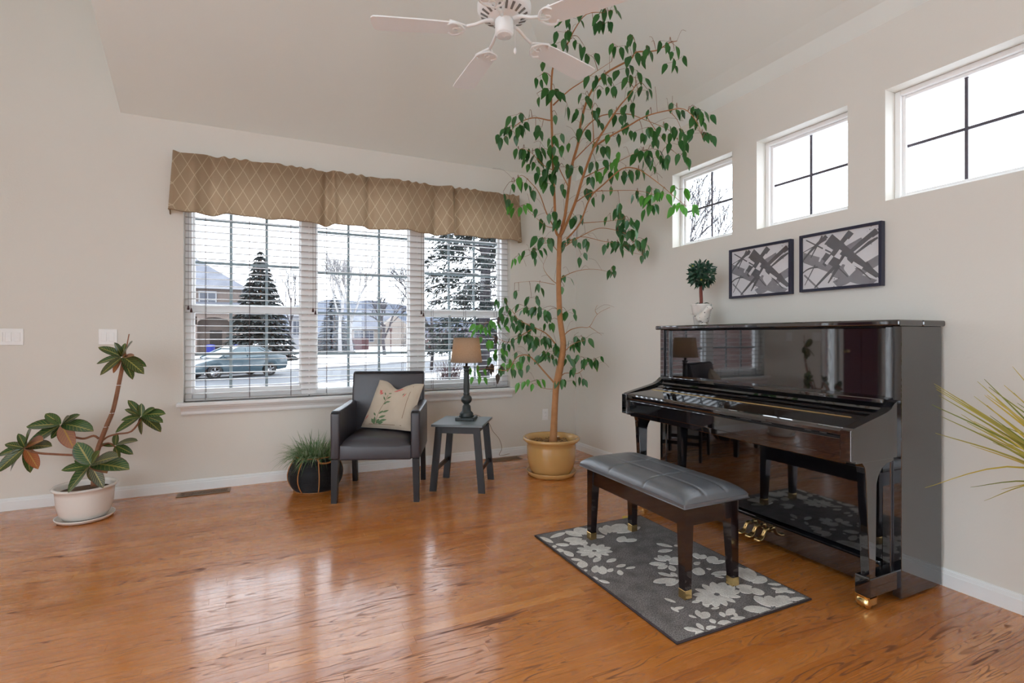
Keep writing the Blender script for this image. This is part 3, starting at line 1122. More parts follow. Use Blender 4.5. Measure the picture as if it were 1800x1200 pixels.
motif([((1150, 690), (1130, 665), .9), ((1170, 690), (1250, 680), .5), ((1160, 710), (1100, 725), .6), ((1080, 740), (960, 720), .4), ((1085, 730), (1040, 690), .5),
       ((1100, 750), (1050, 770), .5), ((1200, 700), (1280, 700), .3), ((1250, 660), (1340, 655), .35)])

# ------------------------------------------------------------------ piano bench
BN = thing('piano_bench', 'black piano bench with tufted leather seat on the rug', 'bench', (1.875, 2.18, RZ))
W = M['bench_wood']
bx, by = .170, .400


def taper_leg(mb, x, y, w0, w1, z0, z1, sx, sy):
    # outer faces stay upright, inner faces taper
    def q(w, z):
        x0, x1 = (x - w, x) if sx > 0 else (x, x + w)
        y0, y1 = (y - w, y) if sy > 0 else (y, y + w)
        return [(x0, y0, z), (x1, y0, z), (x1, y1, z), (x0, y1, z)]
    mb.add(q(w0, z0) + q(w1, z1), [(3, 2, 1, 0), (4, 5, 6, 7), (0, 1, 5, 4), (1, 2, 6, 5), (2, 3, 7, 6), (3, 0, 4, 7)])
    return mb


for sx in (-1, 1):
    for sy in (-1, 1):
        l = taper_leg(MB(), sx * bx, sy * by, .038, .056, .045, .43, sx, sy).build('leg', W, BN)
        xx, yy = sx * bx, sy * by
        x0, x1 = sorted((xx + sx * .0025, xx - sx * .0405))
        y0, y1 = sorted((yy + sy * .0025, yy - sy * .0405))
        MB().box(x0, x1, y0, y1, .0042, .046, .002).build('foot_cap', M['brass'], l)
for sx in (-1, 1):
    x0, x1 = sorted((sx * (bx - .006), sx * (bx - .028)))
    MB().box(x0, x1, -by + .04, by - .04, .335, .43).build('apron', W, BN)
for sy in (-1, 1):
    y0, y1 = sorted((sy * (by - .006), sy * (by - .028)))
    MB().box(-bx + .04, bx - .04, y0, y1, .335, .43).build('apron', W, BN)


def seat_top(u, v):
    x, y_ = 2 * u - 1, 2 * v - 1
    e = (max(0, 1 - abs(x) ** 4.5) ** .5) * (max(0, 1 - abs(y_) ** 9) ** .5)
    z = .452 + .052 * e
    for gy in (-1 / 3, 1 / 3):
        z -= .0065 * math.exp(-((y_ - gy) / .012) ** 2) * min(1, e * 2)
    for gx in (-.36, -.31, .31, .36):
        z -= .0028 * math.exp(-((x - gx) / .018) ** 2) * min(1, e * 2)
    return (x * .203, y_ * .432, z)


st = MB().grid(seat_top, 64, 120)
edge = [(-.203, -.432), (.203, -.432), (.203, .432), (-.203, .432)]
so = st.build('seat', M['leather'], BN)
MB().prism(edge, 'z', .430, .4535, .004).build('seat_skirt', M['leather'], so)
MB().tube([(x_ * 1.003, y_ * 1.003, .4335) for x_, y_ in edge], .0028, 6, closed=True).build('seat_piping', M['leather'], so)

# ------------------------------------------------------------------ armchair
A = thing('armchair', 'dark leather armchair with square wooden legs in front of the window', 'armchair', (.79, 4.094, 0), R(-21.3))
LE, DW = M['chair_leather'], M['darkwood']
for sx in (-1, 1):
    taper_leg(MB(), sx * .318, -.292, .040, .050, 0, .318, sx, -1).build('leg', DW, A)
    x0 = sx * .285
    vs_ = []
    for z, yo in ((0, .315), (.33, .275)):
        vs_ += [(x0 - .02, yo - .02, z), (x0 + .02, yo - .02, z), (x0 + .02, yo + .025, z), (x0 - .02, yo + .025, z)]
    MB().add(vs_, [(3, 2, 1, 0), (4, 5, 6, 7), (0, 1, 5, 4), (1, 2, 6, 5), (2, 3, 7, 6), (3, 0, 4, 7)]).build('leg', DW, A)
    arm = [(-.296, .318), (-.296, .652), (-.285, .668), (-.262, .676), (.0, .680), (.24, .690), (.26, .69), (.26, .33), (.20, .318)]
    a, b = sorted((sx * .256, sx * .324))
    MB().prism(arm, 'x', a, b, .016, 3, smooth=True).build('arm', LE, A)


def seat_fn(u, v):
    x, y_ = 2 * u - 1, 2 * v - 1
    e = (max(0, 1 - abs(x) ** 6) ** .5) * (max(0, 1 - abs(y_) ** 5) ** .5)
    return (x * .262, -.288 + .52 * v - .012 * (1 - x * x) * (1 - v), .405 + .068 * e + .006 * (1 - x * x))


sm = MB().grid(seat_fn, 40, 40)
so = sm.build('seat', LE, A)
sk = MB()
sk.box(-.262, .262, -.293, .24, .312, .425, .014, 3, smooth=True)
sk.build('seat_base', LE, so)
bk = [(.205, .33), (.212, .50), (.245, .80), (.268, .905), (.280, .922), (.300, .928), (.326, .925), (.338, .912), (.338, .88), (.300, .50), (.292, .318)]
MB().prism(bk, 'x', -.296, .296, .018, 3, smooth=True).build('backrest', LE, A)

# cushion: lofted from four corners, pinched edges, printed sprigs
def cushion_mat():
    t = NT('floral_linen')
    n = t.noise(t.coord(), 8, 4)
    t.base(t.mix(n, srgb(206, 194, 175), srgb(184, 170, 150)))
    t.set(Roughness=0.9)
    t.bump(t.noise(t.coord(), 400, 2), 0.3, 0.002)
    return t.mat


M['linen'] = cushion_mat()
cBL, cBR = Vector(at(635, 751, 4.13)), Vector(at(722, 760, 3.95))
cTL, cTR = Vector(at(668, 668, 4.24)), Vector(at(745, 675, 4.10))
cbot = .478
cBL.z, cBR.z = cbot + .012, cbot + .012
CU = thing('throw_cushion', 'cream floral throw cushion leaning in the dark armchair', 'cushion', ((cBL + cBR) / 2))
cen = (cBL + cBR + cTL + cTR) / 4
cn = (cBR - cBL).cross(cTL - cBL).normalized()
if cn.y > 0:
    cn = -cn


def cush(u, v, side):
    pinch = .10
    uu = u + (0.5 - u) * pinch * 4 * v * (1 - v) * 0.5
    dip = .16 * math.exp(-((u - .48) / .20) ** 2) * v ** 3
    vv = v + (0.5 - v) * pinch * 4 * u * (1 - u) * 0.25 - dip
    p = (cBL * (1 - uu) + cBR * uu) * (1 - vv) + (cTL * (1 - uu) + cTR * uu) * vv
    e = (max(0, 1 - (2 * u - 1) ** 4) * max(0, 1 - (2 * v - 1) ** 4)) ** .6
    return p + cn * (side * .062 * e + .004 * e * math.sin(u * 17 + v * 9))


cm_ = MB().grid(lambda u, v: cush(u, v, 1), 30, 30)
cm_.grid(lambda u, v: cush(u, v, -1), 30, 30, flip=True)
wb(cm_, 'cover', M['linen'], CU)
wb(MB().tube([cush(i / 20, 0, 0) for i in range(20)] + [cush(1, i / 20, 0) for i in range(20)] + [cush(1 - i / 20, 1, 0) for i in range(20)]
   + [cush(0, 1 - i / 20, 0) for i in range(20)], .003, 5, closed=True), 'piping', M['linen'], CU)
M['sprig'] = simple('printed_leaf_green', srgb(98, 122, 88), 0.9)
M['pink'] = simple('printed_flower_pink', srgb(205, 110, 105), 0.9)
M['stem'] = simple('printed_stem_brown', srgb(120, 92, 72), 0.9)


def printed(list_, name, mat, rel=.4):
    mb = MB()
    for (u0, v0, u1, v1, w) in list_:
        n = 5
        L, Rr = [], []
        dx_, dy_ = u1 - u0, v1 - v0
        ln = math.hypot(dx_, dy_)
        nx_, ny_ = -dy_ / ln, dx_ / ln
        for i in range(n + 1):
            t = i / n
            ww = w * math.sin(math.pi * min(max(t, .04), .96)) if rel else w
            for s_, dst in ((1, L), (-1, Rr)):
                u, v = u0 + dx_ * t + nx_ * ww * s_, v0 + dy_ * t + ny_ * ww * s_
                dst.append(cush(u, v, 1) + cn * .0014)
        vs_ = L + Rr
        fs = [(i, i + 1, n + 2 + i, n + 1 + i) for i in range(n)]
        mb.add(vs_, fs)
    wb(mb, name, mat, CU)


printed([(.30, .06, .22, .16, .03), (.30, .06, .29, .20, .03), (.34, .07, .40, .16, .03), (.36, .08, .48, .10, .03), (.40, .12, .54, .16, .025), (.38, .18, .50, .24, .025),
         (.36, .26, .42, .34, .022), (.40, .30, .54, .36, .022), (.38, .48, .44, .55, .02), (.40, .54, .52, .56, .018), (.38, .58, .32, .66, .018), (.42, .62, .50, .70, .018),
         (.36, .70, .32, .76, .015), (.42, .76, .48, .80, .015), (.72, .70, .76, .74, .012), (.30, .22, .24, .28, .018)], 'printed_leaves', M['sprig'])
printed([(.20, .70, .24, .78, .02), (.24, .72, .18, .78, .02), (.22, .68, .28, .74, .02), (.50, .86, .62, .90, .03), (.54, .88, .70, .86, .025), (.56, .84, .64, .92, .02),
         (.07, .14, .12, .24, .015), (.74, .66, .80, .74, .012)], 'printed_flowers', M['pink'])
printed([(.33, .06, .36, .40, .004), (.36, .40, .42, .72, .004), (.84, .06, .86, .92, .004), (.05, .05, .84, .07, .004)], 'printed_stems', M['stem'], 0)

# ------------------------------------------------------------------ side table
T = thing('side_table', 'small black side table with splayed legs beside the armchair', 'table', (1.420, 3.978, 0), R(-33))
MB().box(-.205, .205, -.222, .222, .512, .530, .002).build('table_top', M['table_top'], T)
for sx in (-1, 1):
    for sy in (-1, 1):
        vs_ = []
        for z, xo, yo in ((0, .196, .198), (.512, .150, .185)):
            x0, y0 = sx * xo, sy * yo
            vs_ += [(x0 - .027, y0 - .011, z), (x0 + .027, y0 - .011, z), (x0 + .027, y0 + .011, z), (x0 - .027, y0 + .011, z)]
        MB().add(vs_, [(3, 2, 1, 0), (4, 5, 6, 7), (0, 1, 5, 4), (1, 2, 6, 5), (2, 3, 7, 6), (3, 0, 4, 7)]).build('leg', DW, T)
    x0 = sx * .180
    MB().box(x0 - .008, x0 + .008, -.19, .19, .150, .185, .001).build('stretcher', DW, T)
    MB().box(sx * .150 - .010, sx * .150 + .010, -.180, .180, .458, .512).build('apron', DW, T)
for sy in (-1, 1):
    MB().box(-.150, .150, sy * .186 - .008, sy * .186 + .008, .458, .512).build('apron', DW, T)

# ------------------------------------------------------------------ table lamp
lp = fl(820, 737, .530)
LM = thing('table_lamp', 'lit table lamp with linen shade and dark turned base on side table', 'lamp', (lp.x, lp.y, .5305), R(-33))
MB().box(-.078, .078, -.078, .078, .0, .024, .003).build('plinth', M['lampwood'], LM)
MB().lathe([(.062, .024), (.062, .034), (.056, .040), (.058, .048), (.052, .058), (.044, .066), (.038, .072), (.034, .110), (.030, .118), (.026, .122), (.020, .128),
            (.030, .136), (.042, .150), (.046, .166), (.043, .182), (.034, .196), (.024, .205), (.028, .210), (.028, .216), (.023, .220), (.024, .228),
            (.026, .260), (.022, .390), (.020, .400), (.026, .406), (.026, .412), (.021, .418), (.020, .424), (.032, .436), (.030, .442), (.012, .444)],
           n=28).build('turned_base', M['lampwood'], LM)
MB().lathe([(.010, .444), (.010, .49), (.014, .492), (.014, .53), (.0, .53)], n=14).build('socket', M['piano_satin'], LM)
bulb = simple('lamp_bulb_glass', (1, .85, .6, 1), .3)
bt = bulb.node_tree.nodes['Principled BSDF']
bt.inputs['Emission Color'].default_value = (1, .62, .28, 1)
bt.inputs['Emission Strength'].default_value = 14.0
MB().lathe([(.013, .53), (.022, .55), (.030, .575), (.030, .59), (.022, .61), (0, .618)], n=16).build('bulb', bulb, LM)
t = NT('linen_shade')
wv = t.noise(t.coord('Object', (1, 1, 1)), 180, 2)
cl = t.mix(wv, srgb(196, 184, 168), srgb(168, 154, 138))
t.base(cl)
t.set(Roughness=.9)
translucent(t, cl, .6)
M['shade'] = t.mat
sh = MB().lathe([(.130, .476), (.1065, .676)], n=48, caps=False)
sh.lathe([(.1055, .676), (.129, .476)], n=48, caps=False)
so = sh.build('lamp_shade', M['shade'], LM)
rg = MB()
for r_, z in ((.130, .476), (.1065, .676)):
    rg.tube([(r_ * math.cos(2 * math.pi * i / 40), r_ * math.sin(2 * math.pi * i / 40), z) for i in range(40)], .0025, 6, closed=True)
for i in range(3):
    q = 2 * math.pi * i / 3
    rg.tube([(.012 * math.cos(q), .012 * math.sin(q), .64), (.105 * math.cos(q), .105 * math.sin(q), .668)], .0015, 5)
rg.tube([(.012, 0, .53), (.035, 0, .58), (.030, 0, .62), (0, 0, .645)], .0012, 5)
rg.tube([(-.012, 0, .53), (-.035, 0, .58), (-.030, 0, .62), (0, 0, .645)], .0012, 5)
rg.build('shade_ring', M['shade'], so)
ld = bpy.data.lights.new('bulb_light', 'POINT')
ld.energy = 42.0
ld.color = (1, .80, .58)
ld.shadow_soft_size = .03
lo = link('bulb_light', ld, LM)
lo.location = (0, 0, .585)
cordpts = [at(858, 742, 4.25), at(866, 757, 4.35), at(878, 772, 4.45), at(882, 788, 4.6), at(878, 800, 4.72), at(896, 797, 4.72)]
iM = Matrix.LocRotScale(LM.location, LM.rotation_euler, None).inverted()
MB().tube([iM @ p for p in bezier([Vector((lp.x, lp.y + .05, .536)), Vector((lp.x + .15, lp.y + .16, .536))] + cordpts)], .0018, 5).build('power_cord', M['vent'], LM)

# ------------------------------------------------------------------ basket with grass
bc = fl(555, 858)
BK = thing('grass_basket', 'round black wicker basket planter full of grass beside the armchair', 'planter', (bc.x, bc.y, 0))


def brad(z):
    t = z / .268
    return .150 + .058 * math.sin(math.pi * min(1, t ** .9)) + (-.004) * t


rings = MB()
nr = 30
for k in range(nr):
    z = .008 + .255 * k / (nr - 1)
    r_ = brad(z)
    rings.tube([(r_ * math.cos(2 * math.pi * i / 40), r_ * math.sin(2 * math.pi * i / 40), z) for i in range(40)], .0031, 5, closed=True)
rings.build('wicker_rings', M['wicker'], BK, 'stuff')
MB().lathe([(.0, .006), (.138, .006)] + [(brad(.01 + .23 * i / 10) - .012, .01 + .23 * i / 10) for i in range(11)] + [(0, .235)], n=32).build('liner', M['piano_satin'], BK)
a0 = math.atan2(-bc.y, -bc.x)
for k in range(8):
    q = a0 + .12 + 2 * math.pi * k / 8
    MB().tube([((brad(z) + .003) * math.cos(q), (brad(z) + .003) * math.sin(q), z) for z in [.006 + .26 * i / 14 for i in range(15)]], .0048, 6).build('rope_rib', M['rope'], BK)
for z, nm in ((.006, 'base_rope'), (.268, 'rim_rope')):
    MB().tube([(brad(z) * math.cos(2 * math.pi * i / 40), brad(z) * math.sin(2 * math.pi * i / 40), z) for i in range(40)], .0055, 6, closed=True).build(nm, M['rope'], BK)
for s_ in (0, math.pi):
    q = a0 + .47 + s_
    tq = Vector((-math.sin(q), math.cos(q), 0))
    rq = Vector((math.cos(q), math.sin(q), 0))
    pts = [rq * .150 - tq * .060 + Vector((0, 0, .268)), rq * .165 - tq * .05 + Vector((0, 0, .240)), rq * .176 - tq * .02 + Vector((0, 0, .232)),
           rq * .176 + tq * .02 + Vector((0, 0, .232)), rq * .165 + tq * .05 + Vector((0, 0, .240)), rq * .150 + tq * .060 + Vector((0, 0, .268))]
    MB().tube(bezier(pts, 4), .0075, 7).build('rope_handle', M['rope'], BK)


def blade(mb, p, d, L, w, droop, n=6):
    p, d = Vector(p), Vector(d).normalized()
    s_ = d.cross(Vector((0, 0, 1)))
    if s_.length < .05:
        s_ = Vector((1, 0, 0))
    s_.normalize()
    vs_, fs, uv = [], [], []
    for j in range(n + 1):
        t = j / n
        c = p + d * (L * t) - Vector((0, 0, droop * L * t * t))
        ww = w * (1 - t ** 2.2) * .5 + .0003
        vs_ += [c - s_ * ww, c + s_ * ww + Vector((0, 0, ww * .5))]
        uv += [(0, t), (1, t)]
    for j in range(n):
        fs.append((2 * j, 2 * j + 1, 2 * j + 3, 2 * j + 2))
    mb.add(vs_, fs, True, uv)


gb = MB()
rg_ = random.Random(5)
for i in range(620):
    q, rr_ = rg_.uniform(0, 2 * math.pi), .125 * math.sqrt(rg_.random())
    tilt = rg_.uniform(.1, 1.0)
    d = Vector((math.cos(q) * math.sin(tilt), math.sin(q) * math.sin(tilt), math.cos(tilt)))
    p_ = Vector((rr_ * math.cos(q + rg_.uniform(-1, 1)), rr_ * math.sin(q), .232))
    L_ = rg_.uniform(.18, .34)
    lim = .30
    if bc.y + (p_ + d * L_).y > 4.73:
        L_ *= .6
    blade(gb, p_, d, L_, rg_.uniform(.004, .008), rg_.uniform(.25, .85))
gb.build('grass_blades', M['grass'], BK, 'stuff')

# ------------------------------------------------------------------ ficus
fc = fl(969, 833)
FX = thing('potted_ficus', 'tall weeping ficus tree in an ochre pot in the room corner', 'plant', (fc.x, fc.y, 0))
MB().lathe([(.0, .004), (.165, .004), (.19, .010), (.215, .040), (.222, .046), (.224, .040), (.205, .004), (.19, .0), (0, 0)][::-1], n=48).build('saucer', M['terracotta'], FX)
MB().lathe([(.0, .012), (.155, .012), (.172, .022), (.192, .060), (.210, .13), (.217, .20), (.217, .255), (.214, .285), (.240, .300), (.252, .312), (.254, .325),
            (.246, .333), (.232, .330), (.212, .312), (.205, .28), (.200, .15), (0, .15)], n=48).build('pot', M['terracotta'], FX)
so = MB().lathe([(.206, .268), (.15, .277), (.08, .281), (0, .284)], n=24).build('soil', M['soil'], FX)
ch = MB()
for i in range(130):
    q, r_ = rg_.uniform(0, 6.28), .19 * math.sqrt(rg_.random())
    if r_ < .035:
        continue
    mx = Matrix.Translation((r_ * math.cos(q), r_ * math.sin(q), .285 + rg_.uniform(0, .008))) @ Matrix.Rotation(rg_.uniform(0, 6), 4, 'Z') @ Matrix.Rotation(rg_.uniform(-.5, .5), 4, 'X')
    ch.box(-.014, .014, -.006, .006, -.003, .004, M=mx)
ch.build('mulch_chips', M['mulch'], so, 'stuff')


def fdepth(px, py):
    D = 4.50 if py > 430 else 3.30 + 1.20 * max(0.0, (py - 20) / 410.0)
    if px > 1010:
        D -= (px - 1010) * .0020
    if py > 430:
        base = fc.x * ST + fc.y * CT
        D = D + (base - 4.50) * min(1, (py - 430) / 240.0)
    return D


def fp(px, py, j=0.0):
    return at(px, py, fdepth(px, py) + j) - Vector(FX.location)


trunk_px = [(972, 790), (973, 765), (974, 740), (976, 700), (978, 676), (982, 658), (987, 630), (990, 604), (987, 580), (984, 556), (982, 500), (983, 440), (984, 415)]
tr_r = [.042, .034, .030, .028, .029, .032, .030, .027, .026, .025, .022, .021, .020]
tp = [fp(*p) for p in trunk_px]
tp[0] = Vector((fp(972, 780).x, fp(972, 780).y, .270))
pts = bezier(tp, 4)
rr_ = []
for i in range(len(tp) - 1):
    rr_ += [tr_r[i] + (tr_r[i + 1] - tr_r[i]) * k / 4 for k in range(4)]
rr_.append(tr_r[-1])
tko = MB().tube(pts, rr_, 12).build('trunk', M['bark'], FX)
# branches traced as pixel polylines (start radius, wobble in depth)
br = [
    (.013, 0.0, [(984, 415), (977, 405), (975, 353), (972, 287), (970, 220), (969, 180), (971, 124), (982, 100), (997, 78), (1011, 50), (1031, 25), (1062, 22)]),
    (.014, .10, [(984, 415), (993, 380), (1000, 327), (1005, 292), (1017, 249), (1021, 215), (1035, 169), (1061, 132), (1107, 105), (1118, 92), (1153, 89), (1175, 76), (1190, 72)]),
    (.015, -.12, [(984, 415), (991, 403), (1011, 356), (1024, 313), (1044, 259), (1067, 220), (1088, 188), (1101, 173), (1118, 150)]),
    (.008, -.12, [(1044, 259), (1062, 246), (1091, 229), (1107, 220), (1136, 204), (1175, 194), (1203, 192), (1224, 213), (1235, 242)]),
    (.006, .10, [(1005, 286), (1027, 263), (1053, 240), (1082, 231)]),
    (.006, .10, [(1017, 249), (1029, 225), (1053, 205), (1080, 200), (1107, 201), (1132, 210), (1175, 228), (1190, 245)]),
    (.006, 0.0, [(972, 185), (1000, 159), (1024, 143), (1043, 129), (1075, 108)]),
    (.006, 0.0, [(972, 212), (963, 211), (941, 207), (920, 212), (904, 223), (893, 236), (882, 247)]),
    (.006, .05, [(972, 396), (961, 375), (948, 340), (933, 321), (917, 308), (905, 318)]),
    (.008, -.10, [(996, 420), (1019, 393), (1037, 348), (1061, 324), (1093, 297), (1117, 296), (1136, 306), (1164, 327), (1185, 345), (1207, 363)]),
    (.004, -.08, [(1021, 392), (1064, 389), (1096, 385)]),
    (.005, -.05, [(984, 440), (1005, 425), (1029, 411), (1053, 401), (1080, 404), (1101, 412), (1116, 432), (1132, 452)]),
    (.004, .05, [(990, 430), (1020, 416), (1060, 424), (1084, 428), (1100, 440), (1128, 448)]),
    (.004, 0.0, [(984, 490), (1008, 478), (1036, 473), (1064, 476), (1080, 484)]),
    (.005, 0.0, [(989, 592), (1002, 580), (1020, 575), (1036, 574), (1050, 552), (1072, 540)]),
    (.003, 0.0, [(1036, 574), (1048, 582), (1058, 589)]),
    (.003, 0.0, [(1050, 552), (1046, 545), (1050, 536)]),
    (.008, 0.0, [(986, 622), (976, 604), (960, 586), (940, 576), (912, 562), (902, 548), (893, 540)]),
    (.005, 0.0, [(940, 576), (918, 588), (896, 601), (880, 597), (862, 588), (850, 575)]),
    (.008, -.05, [(977, 676), (956, 652), (940, 634), (926, 624), (908, 628), (892, 650), (860, 647), (838, 650)]),
    (.005, .05, [(980, 672), (992, 656), (1016, 656), (1036, 638), (1050, 640)]),
    (.005, -.05, [(990, 620), (1008, 604), (1028, 598)]),
    (.003, 0.0, [(976, 684), (955, 682), (940, 674), (932, 678)]),
    (.004, .05, [(983, 445), (970, 430), (955, 428), (938, 444), (914, 454)]),
    (.004, 0.0, [(983, 500), (970, 492), (955, 470), (962, 450)]),
    (.003, 0.0, [(975, 500), (940, 494), (905, 497)]),
    (.005, .05, [(1000, 330), (985, 300), (975, 275), (962, 262), (945, 262)]),
    (.004, -.05, [(975, 300), (955, 290), (930, 265), (912, 262)]),
    (.004, .0, [(976, 330), (962, 305), (945, 300)]),
    (.005, -.08, [(1044, 259), (1043, 230), (1041, 190), (1045, 160)]),
    (.005, .08, [(1024, 313), (1050, 300), (1080, 287), (1115, 270), (1140, 262)]),
    (.005, -.1, [(1011, 356), (1040, 338), (1075, 335), (1120, 335), (1150, 342)]),
    (.004, -.02, [(980, 400), (962, 398), (945, 385), (930, 372)]),
    (.004, .02, [(986, 398), (992, 380), (1000, 372)]),
    (.003, .0, [(1136, 204), (1150, 225), (1165, 245), (1180, 262), (1195, 275)]),
    (.003, .0, [(1175, 194), (1190, 210), (1200, 235)]),
]
bmb = MB()
branch_pts = []
for r0, jit, px in br:
    m = len(px)
    ps = bezier([fp(a, b, jit * math.sin(math.pi * min(1, i / (m - 1) * 1.0) / 2 + 0) * (0 if i == 0 else 1)) for i, (a, b) in enumerate(px)], 4)
    pxs = bezier([Vector((a, b, 0)) for a, b in px], 4)
    k = len(ps)
    bmb.tube(ps, [max(.0014, r0 * (1 - .85 * i / (k - 1))) for i in range(k)], 7 if r0 > .007 else 5)
    branch_pts += [(Vector((q.x, q.y)), p) for q, p in zip(pxs, ps)]
bmb.build('branches', M['bark'], FX)
for q, p in zip(bezier([Vector((a, b, 0)) for a, b in trunk_px], 4), pts):
    branch_pts.append((Vector((q.x, q.y)), p))
c4 = [(1070, 110, 5), (1120, 80, 2), (1265, 80, 6), (1235, 145, 4), (1190, 140, 2), (1055, 185, 4), (1035, 230, 4), (1110, 240, 2), (1140, 245, 1), (1175, 300, 3), (1385, 205, 3),
      (1310, 255, 4), (1460, 265, 3), (1400, 300, 5), (1565, 230, 4), (1590, 275, 1), (1590, 330, 4), (945, 335, 2), (925, 400, 3), (1000, 470, 6), (910, 487, 1), (1060, 540, 2),
      (1150, 490, 3), (1195, 405, 4), (1250, 390, 2), (1355, 360, 5), (1395, 410, 4), (1290, 445, 3), (1320, 435, 1), (1240, 465, 1), (1410, 470, 4), (1455, 465, 2), (1380, 535, 4),
      (1210, 550, 2), (1135, 560, 4), (1305, 575, 4), (1330, 620, 2), (1220, 620, 2), (875, 570, 1), (815, 590, 3), (795, 645, 8), (735, 695, 3), (905, 665, 3), (935, 655, 2),
      (810, 705, 1), (815, 770, 2), (850, 755, 4), (890, 770, 5), (900, 830, 5), (935, 780, 5), (1010, 595, 1), (1000, 690, 4), (1000, 740, 3), (990, 800, 3), (1135, 665, 4),
      (1075, 715, 1), (1225, 740, 4), (1290, 700, 3), (1360, 650, 2), (1430, 660, 4), (1480, 690, 3), (1470, 565, 1), (1600, 550, 3), (1540, 640, 3), (1600, 670, 4), (1640, 680, 3),
      (1670, 570, 5), (1700, 560, 4), (1715, 610, 6), (1730, 680, 5), (1755, 700, 1), (1510, 700, 3), (1440, 770, 5), (1480, 760, 4), (1520, 800, 4), (1610, 740, 4), (1635, 790, 3),
      (1650, 805, 1), (1555, 800, 2), (1460, 830, 3), (1415, 860, 4), (1350, 870, 3), (1275, 845, -4), (1300, 795, -2), (1200, 820, 4), (1205, 865, -2), (1175, 880, 2), (1250, 880, 2),
      (1045, 850, 4), (1095, 855, 3), (965, 870, 4), (940, 890, 4), (960, 930, 4), (820, 910, -1), (855, 935, 3), (785, 920, 1), (885, 975, 1), (745, 970, 1), (770, 1015, 2),
      (825, 1045, -5), (905, 1070, 1), (930, 1110, 2), (980, 1070, 3), (1010, 1110, 2), (1095, 1090, 3), (1040, 950, 2), (1155, 965, 2), (1275, 955, 1), (1205, 995, 1), (1240, 1000, 1),
      (1320, 1040, 2), (1270, 1080, 1), (1310, 1070, 3), (1350, 1110, 4), (1380, 1165, 3), (1310, 1145, 3), (1450, 1000, -4), (1410, 980, 4), (1530, 980, -6), (1480, 960, 3),
      (1465, 1050, 4), (1610, 960, -4), (1640, 1040, -8)]
c5 = [(340, 120, 6), (295, 165, 5), (225, 195, -3), (300, 205, 1), (400, 45, 1), (460, 130, 5), (505, 190, 2), (540, 125, 2), (320, 330, 2), (425, 285, 2), (430, 330, 1), (625, 140, 2),
      (665, 140, 4), (690, 150, 4), (700, 95, 4), (740, 125, 3), (780, 125, 2), (765, 145, 3), (785, 180, 3), (715, 40, 3), (665, 65, 2), (640, 250, 3), (160, 385, 3), (210, 355, 1),
      (230, 350, 1), (285, 380, 3), (330, 430, 6), (360, 485, 2), (290, 430, 4), (250, 415, 2), (180, 420, 3), (180, 460, 4), (210, 480, 5), (100, 490, -8), (70, 510, -4), (95, 565, -5),
      (245, 500, 4), (230, 545, 5), (280, 500, 3), (290, 550, 6), (320, 570, 4), (350, 565, 4), (175, 580, 4), (150, 610, -3), (130, 630, 3), (210, 660, -5), (180, 690, 4), (250, 630, 3),
      (265, 665, 1), (45, 685, -3), (55, 720, -3), (280, 750, -7), (235, 695, 1), (350, 620, 6), (370, 640, 5), (400, 600, 2), (440, 440, 5), (470, 575, 5), (500, 550, 4), (500, 640, 4),
      (540, 655, 4), (560, 650, 4), (460, 690, 3), (425, 750, 3), (510, 740, 2), (480, 740, 1), (440, 640, 3), (345, 450, 3), (110, 680, 104), (130, 710, 101), (160, 465, 101), (140, 555, 101)]
clusters = [(620 + .3556 * a, .3556 * b, n) for a, b, n in c4] + [(820 + .4 * a, 380 + .4 * b, n) for a, b, n in c5]
rl = random.Random(21)
tw = MB()
far_leaves = {'ficus_leaf': MB(), 'ficus_bright': MB(), 'ficus_dead': MB()}
leaves = []
floc = Vector(FX.location)
for cx_, cy_, n in clusters:
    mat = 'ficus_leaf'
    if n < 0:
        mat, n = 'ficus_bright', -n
    elif n > 100:
        mat, n = 'ficus_dead', n - 100
    top = Vector((cx_, cy_ - 9))
    bp = min(branch_pts, key=lambda b: (b[0] - top).length + (6 if b[0].y > top.y + 10 else 0))
    node = fp(top.x, top.y)
    node = node + (Vector(bp[1]) - node) * .25 if (bp[0] - top).length < 40 else node
    node = Vector(fp(top.x, top.y)) * .8 + (at(top.x, top.y, (Vector(bp[1]) + floc).dot(Vector((ST, CT, 0)))) - floc) * .2
    mid = (Vector(bp[1]) + node) / 2 + Vector((0, 0, .03))
    if (Vector(bp[1]) - node).length > .03:
        tw.tube(bezier([bp[1], mid, node], 3), [.0022] * 3 + [.0017] * 3 + [.0012], 5)
    if cy_ > 430 and n < 90 and n > 1:
        n += 1
    for i in range(n):
        ox = (i - (n - 1) / 2) * 6.0 + rl.uniform(-4, 4)
        oy = rl.uniform(-6, 6)
        b_ = node + (at(cx_ + ox, cy_ - 9 + oy, 4.1) - at(cx_, cy_ - 9, 4.1)) + Vector((rl.uniform(-.02, .02), rl.uniform(-.03, .03), 0))
        sx_ = (ox / 20.0)
        d = Vector((CT * sx_ * .6 + rl.uniform(-.25, .25), -ST * sx_ * .6 + rl.uniform(-.25, .25), -1))
        nrm = Vector((-ST + rl.uniform(-.9, .9), -CT + rl.uniform(-.9, .9), rl.uniform(0, .5)))
        sc = (fdepth(cx_, cy_) / 4.1)
        L_ = rl.uniform(.070, .108) * sc * (.80 if cy_ > 430 else 1.0)
        leaves.append((L_, mat, b_, d, nrm, L_ * rl.uniform(.44, .54), rl.uniform(.02, .12), rl.uniform(.1, .5), node))
leaves.sort(key=lambda a: -a[0])


def fprof(t):
    return (math.sin(math.pi * min(1.0, t * 1.06) ** .72) ** .8 if t < .94 else .0) + (.10 if t > .8 else 0) * (1 - t) * 3


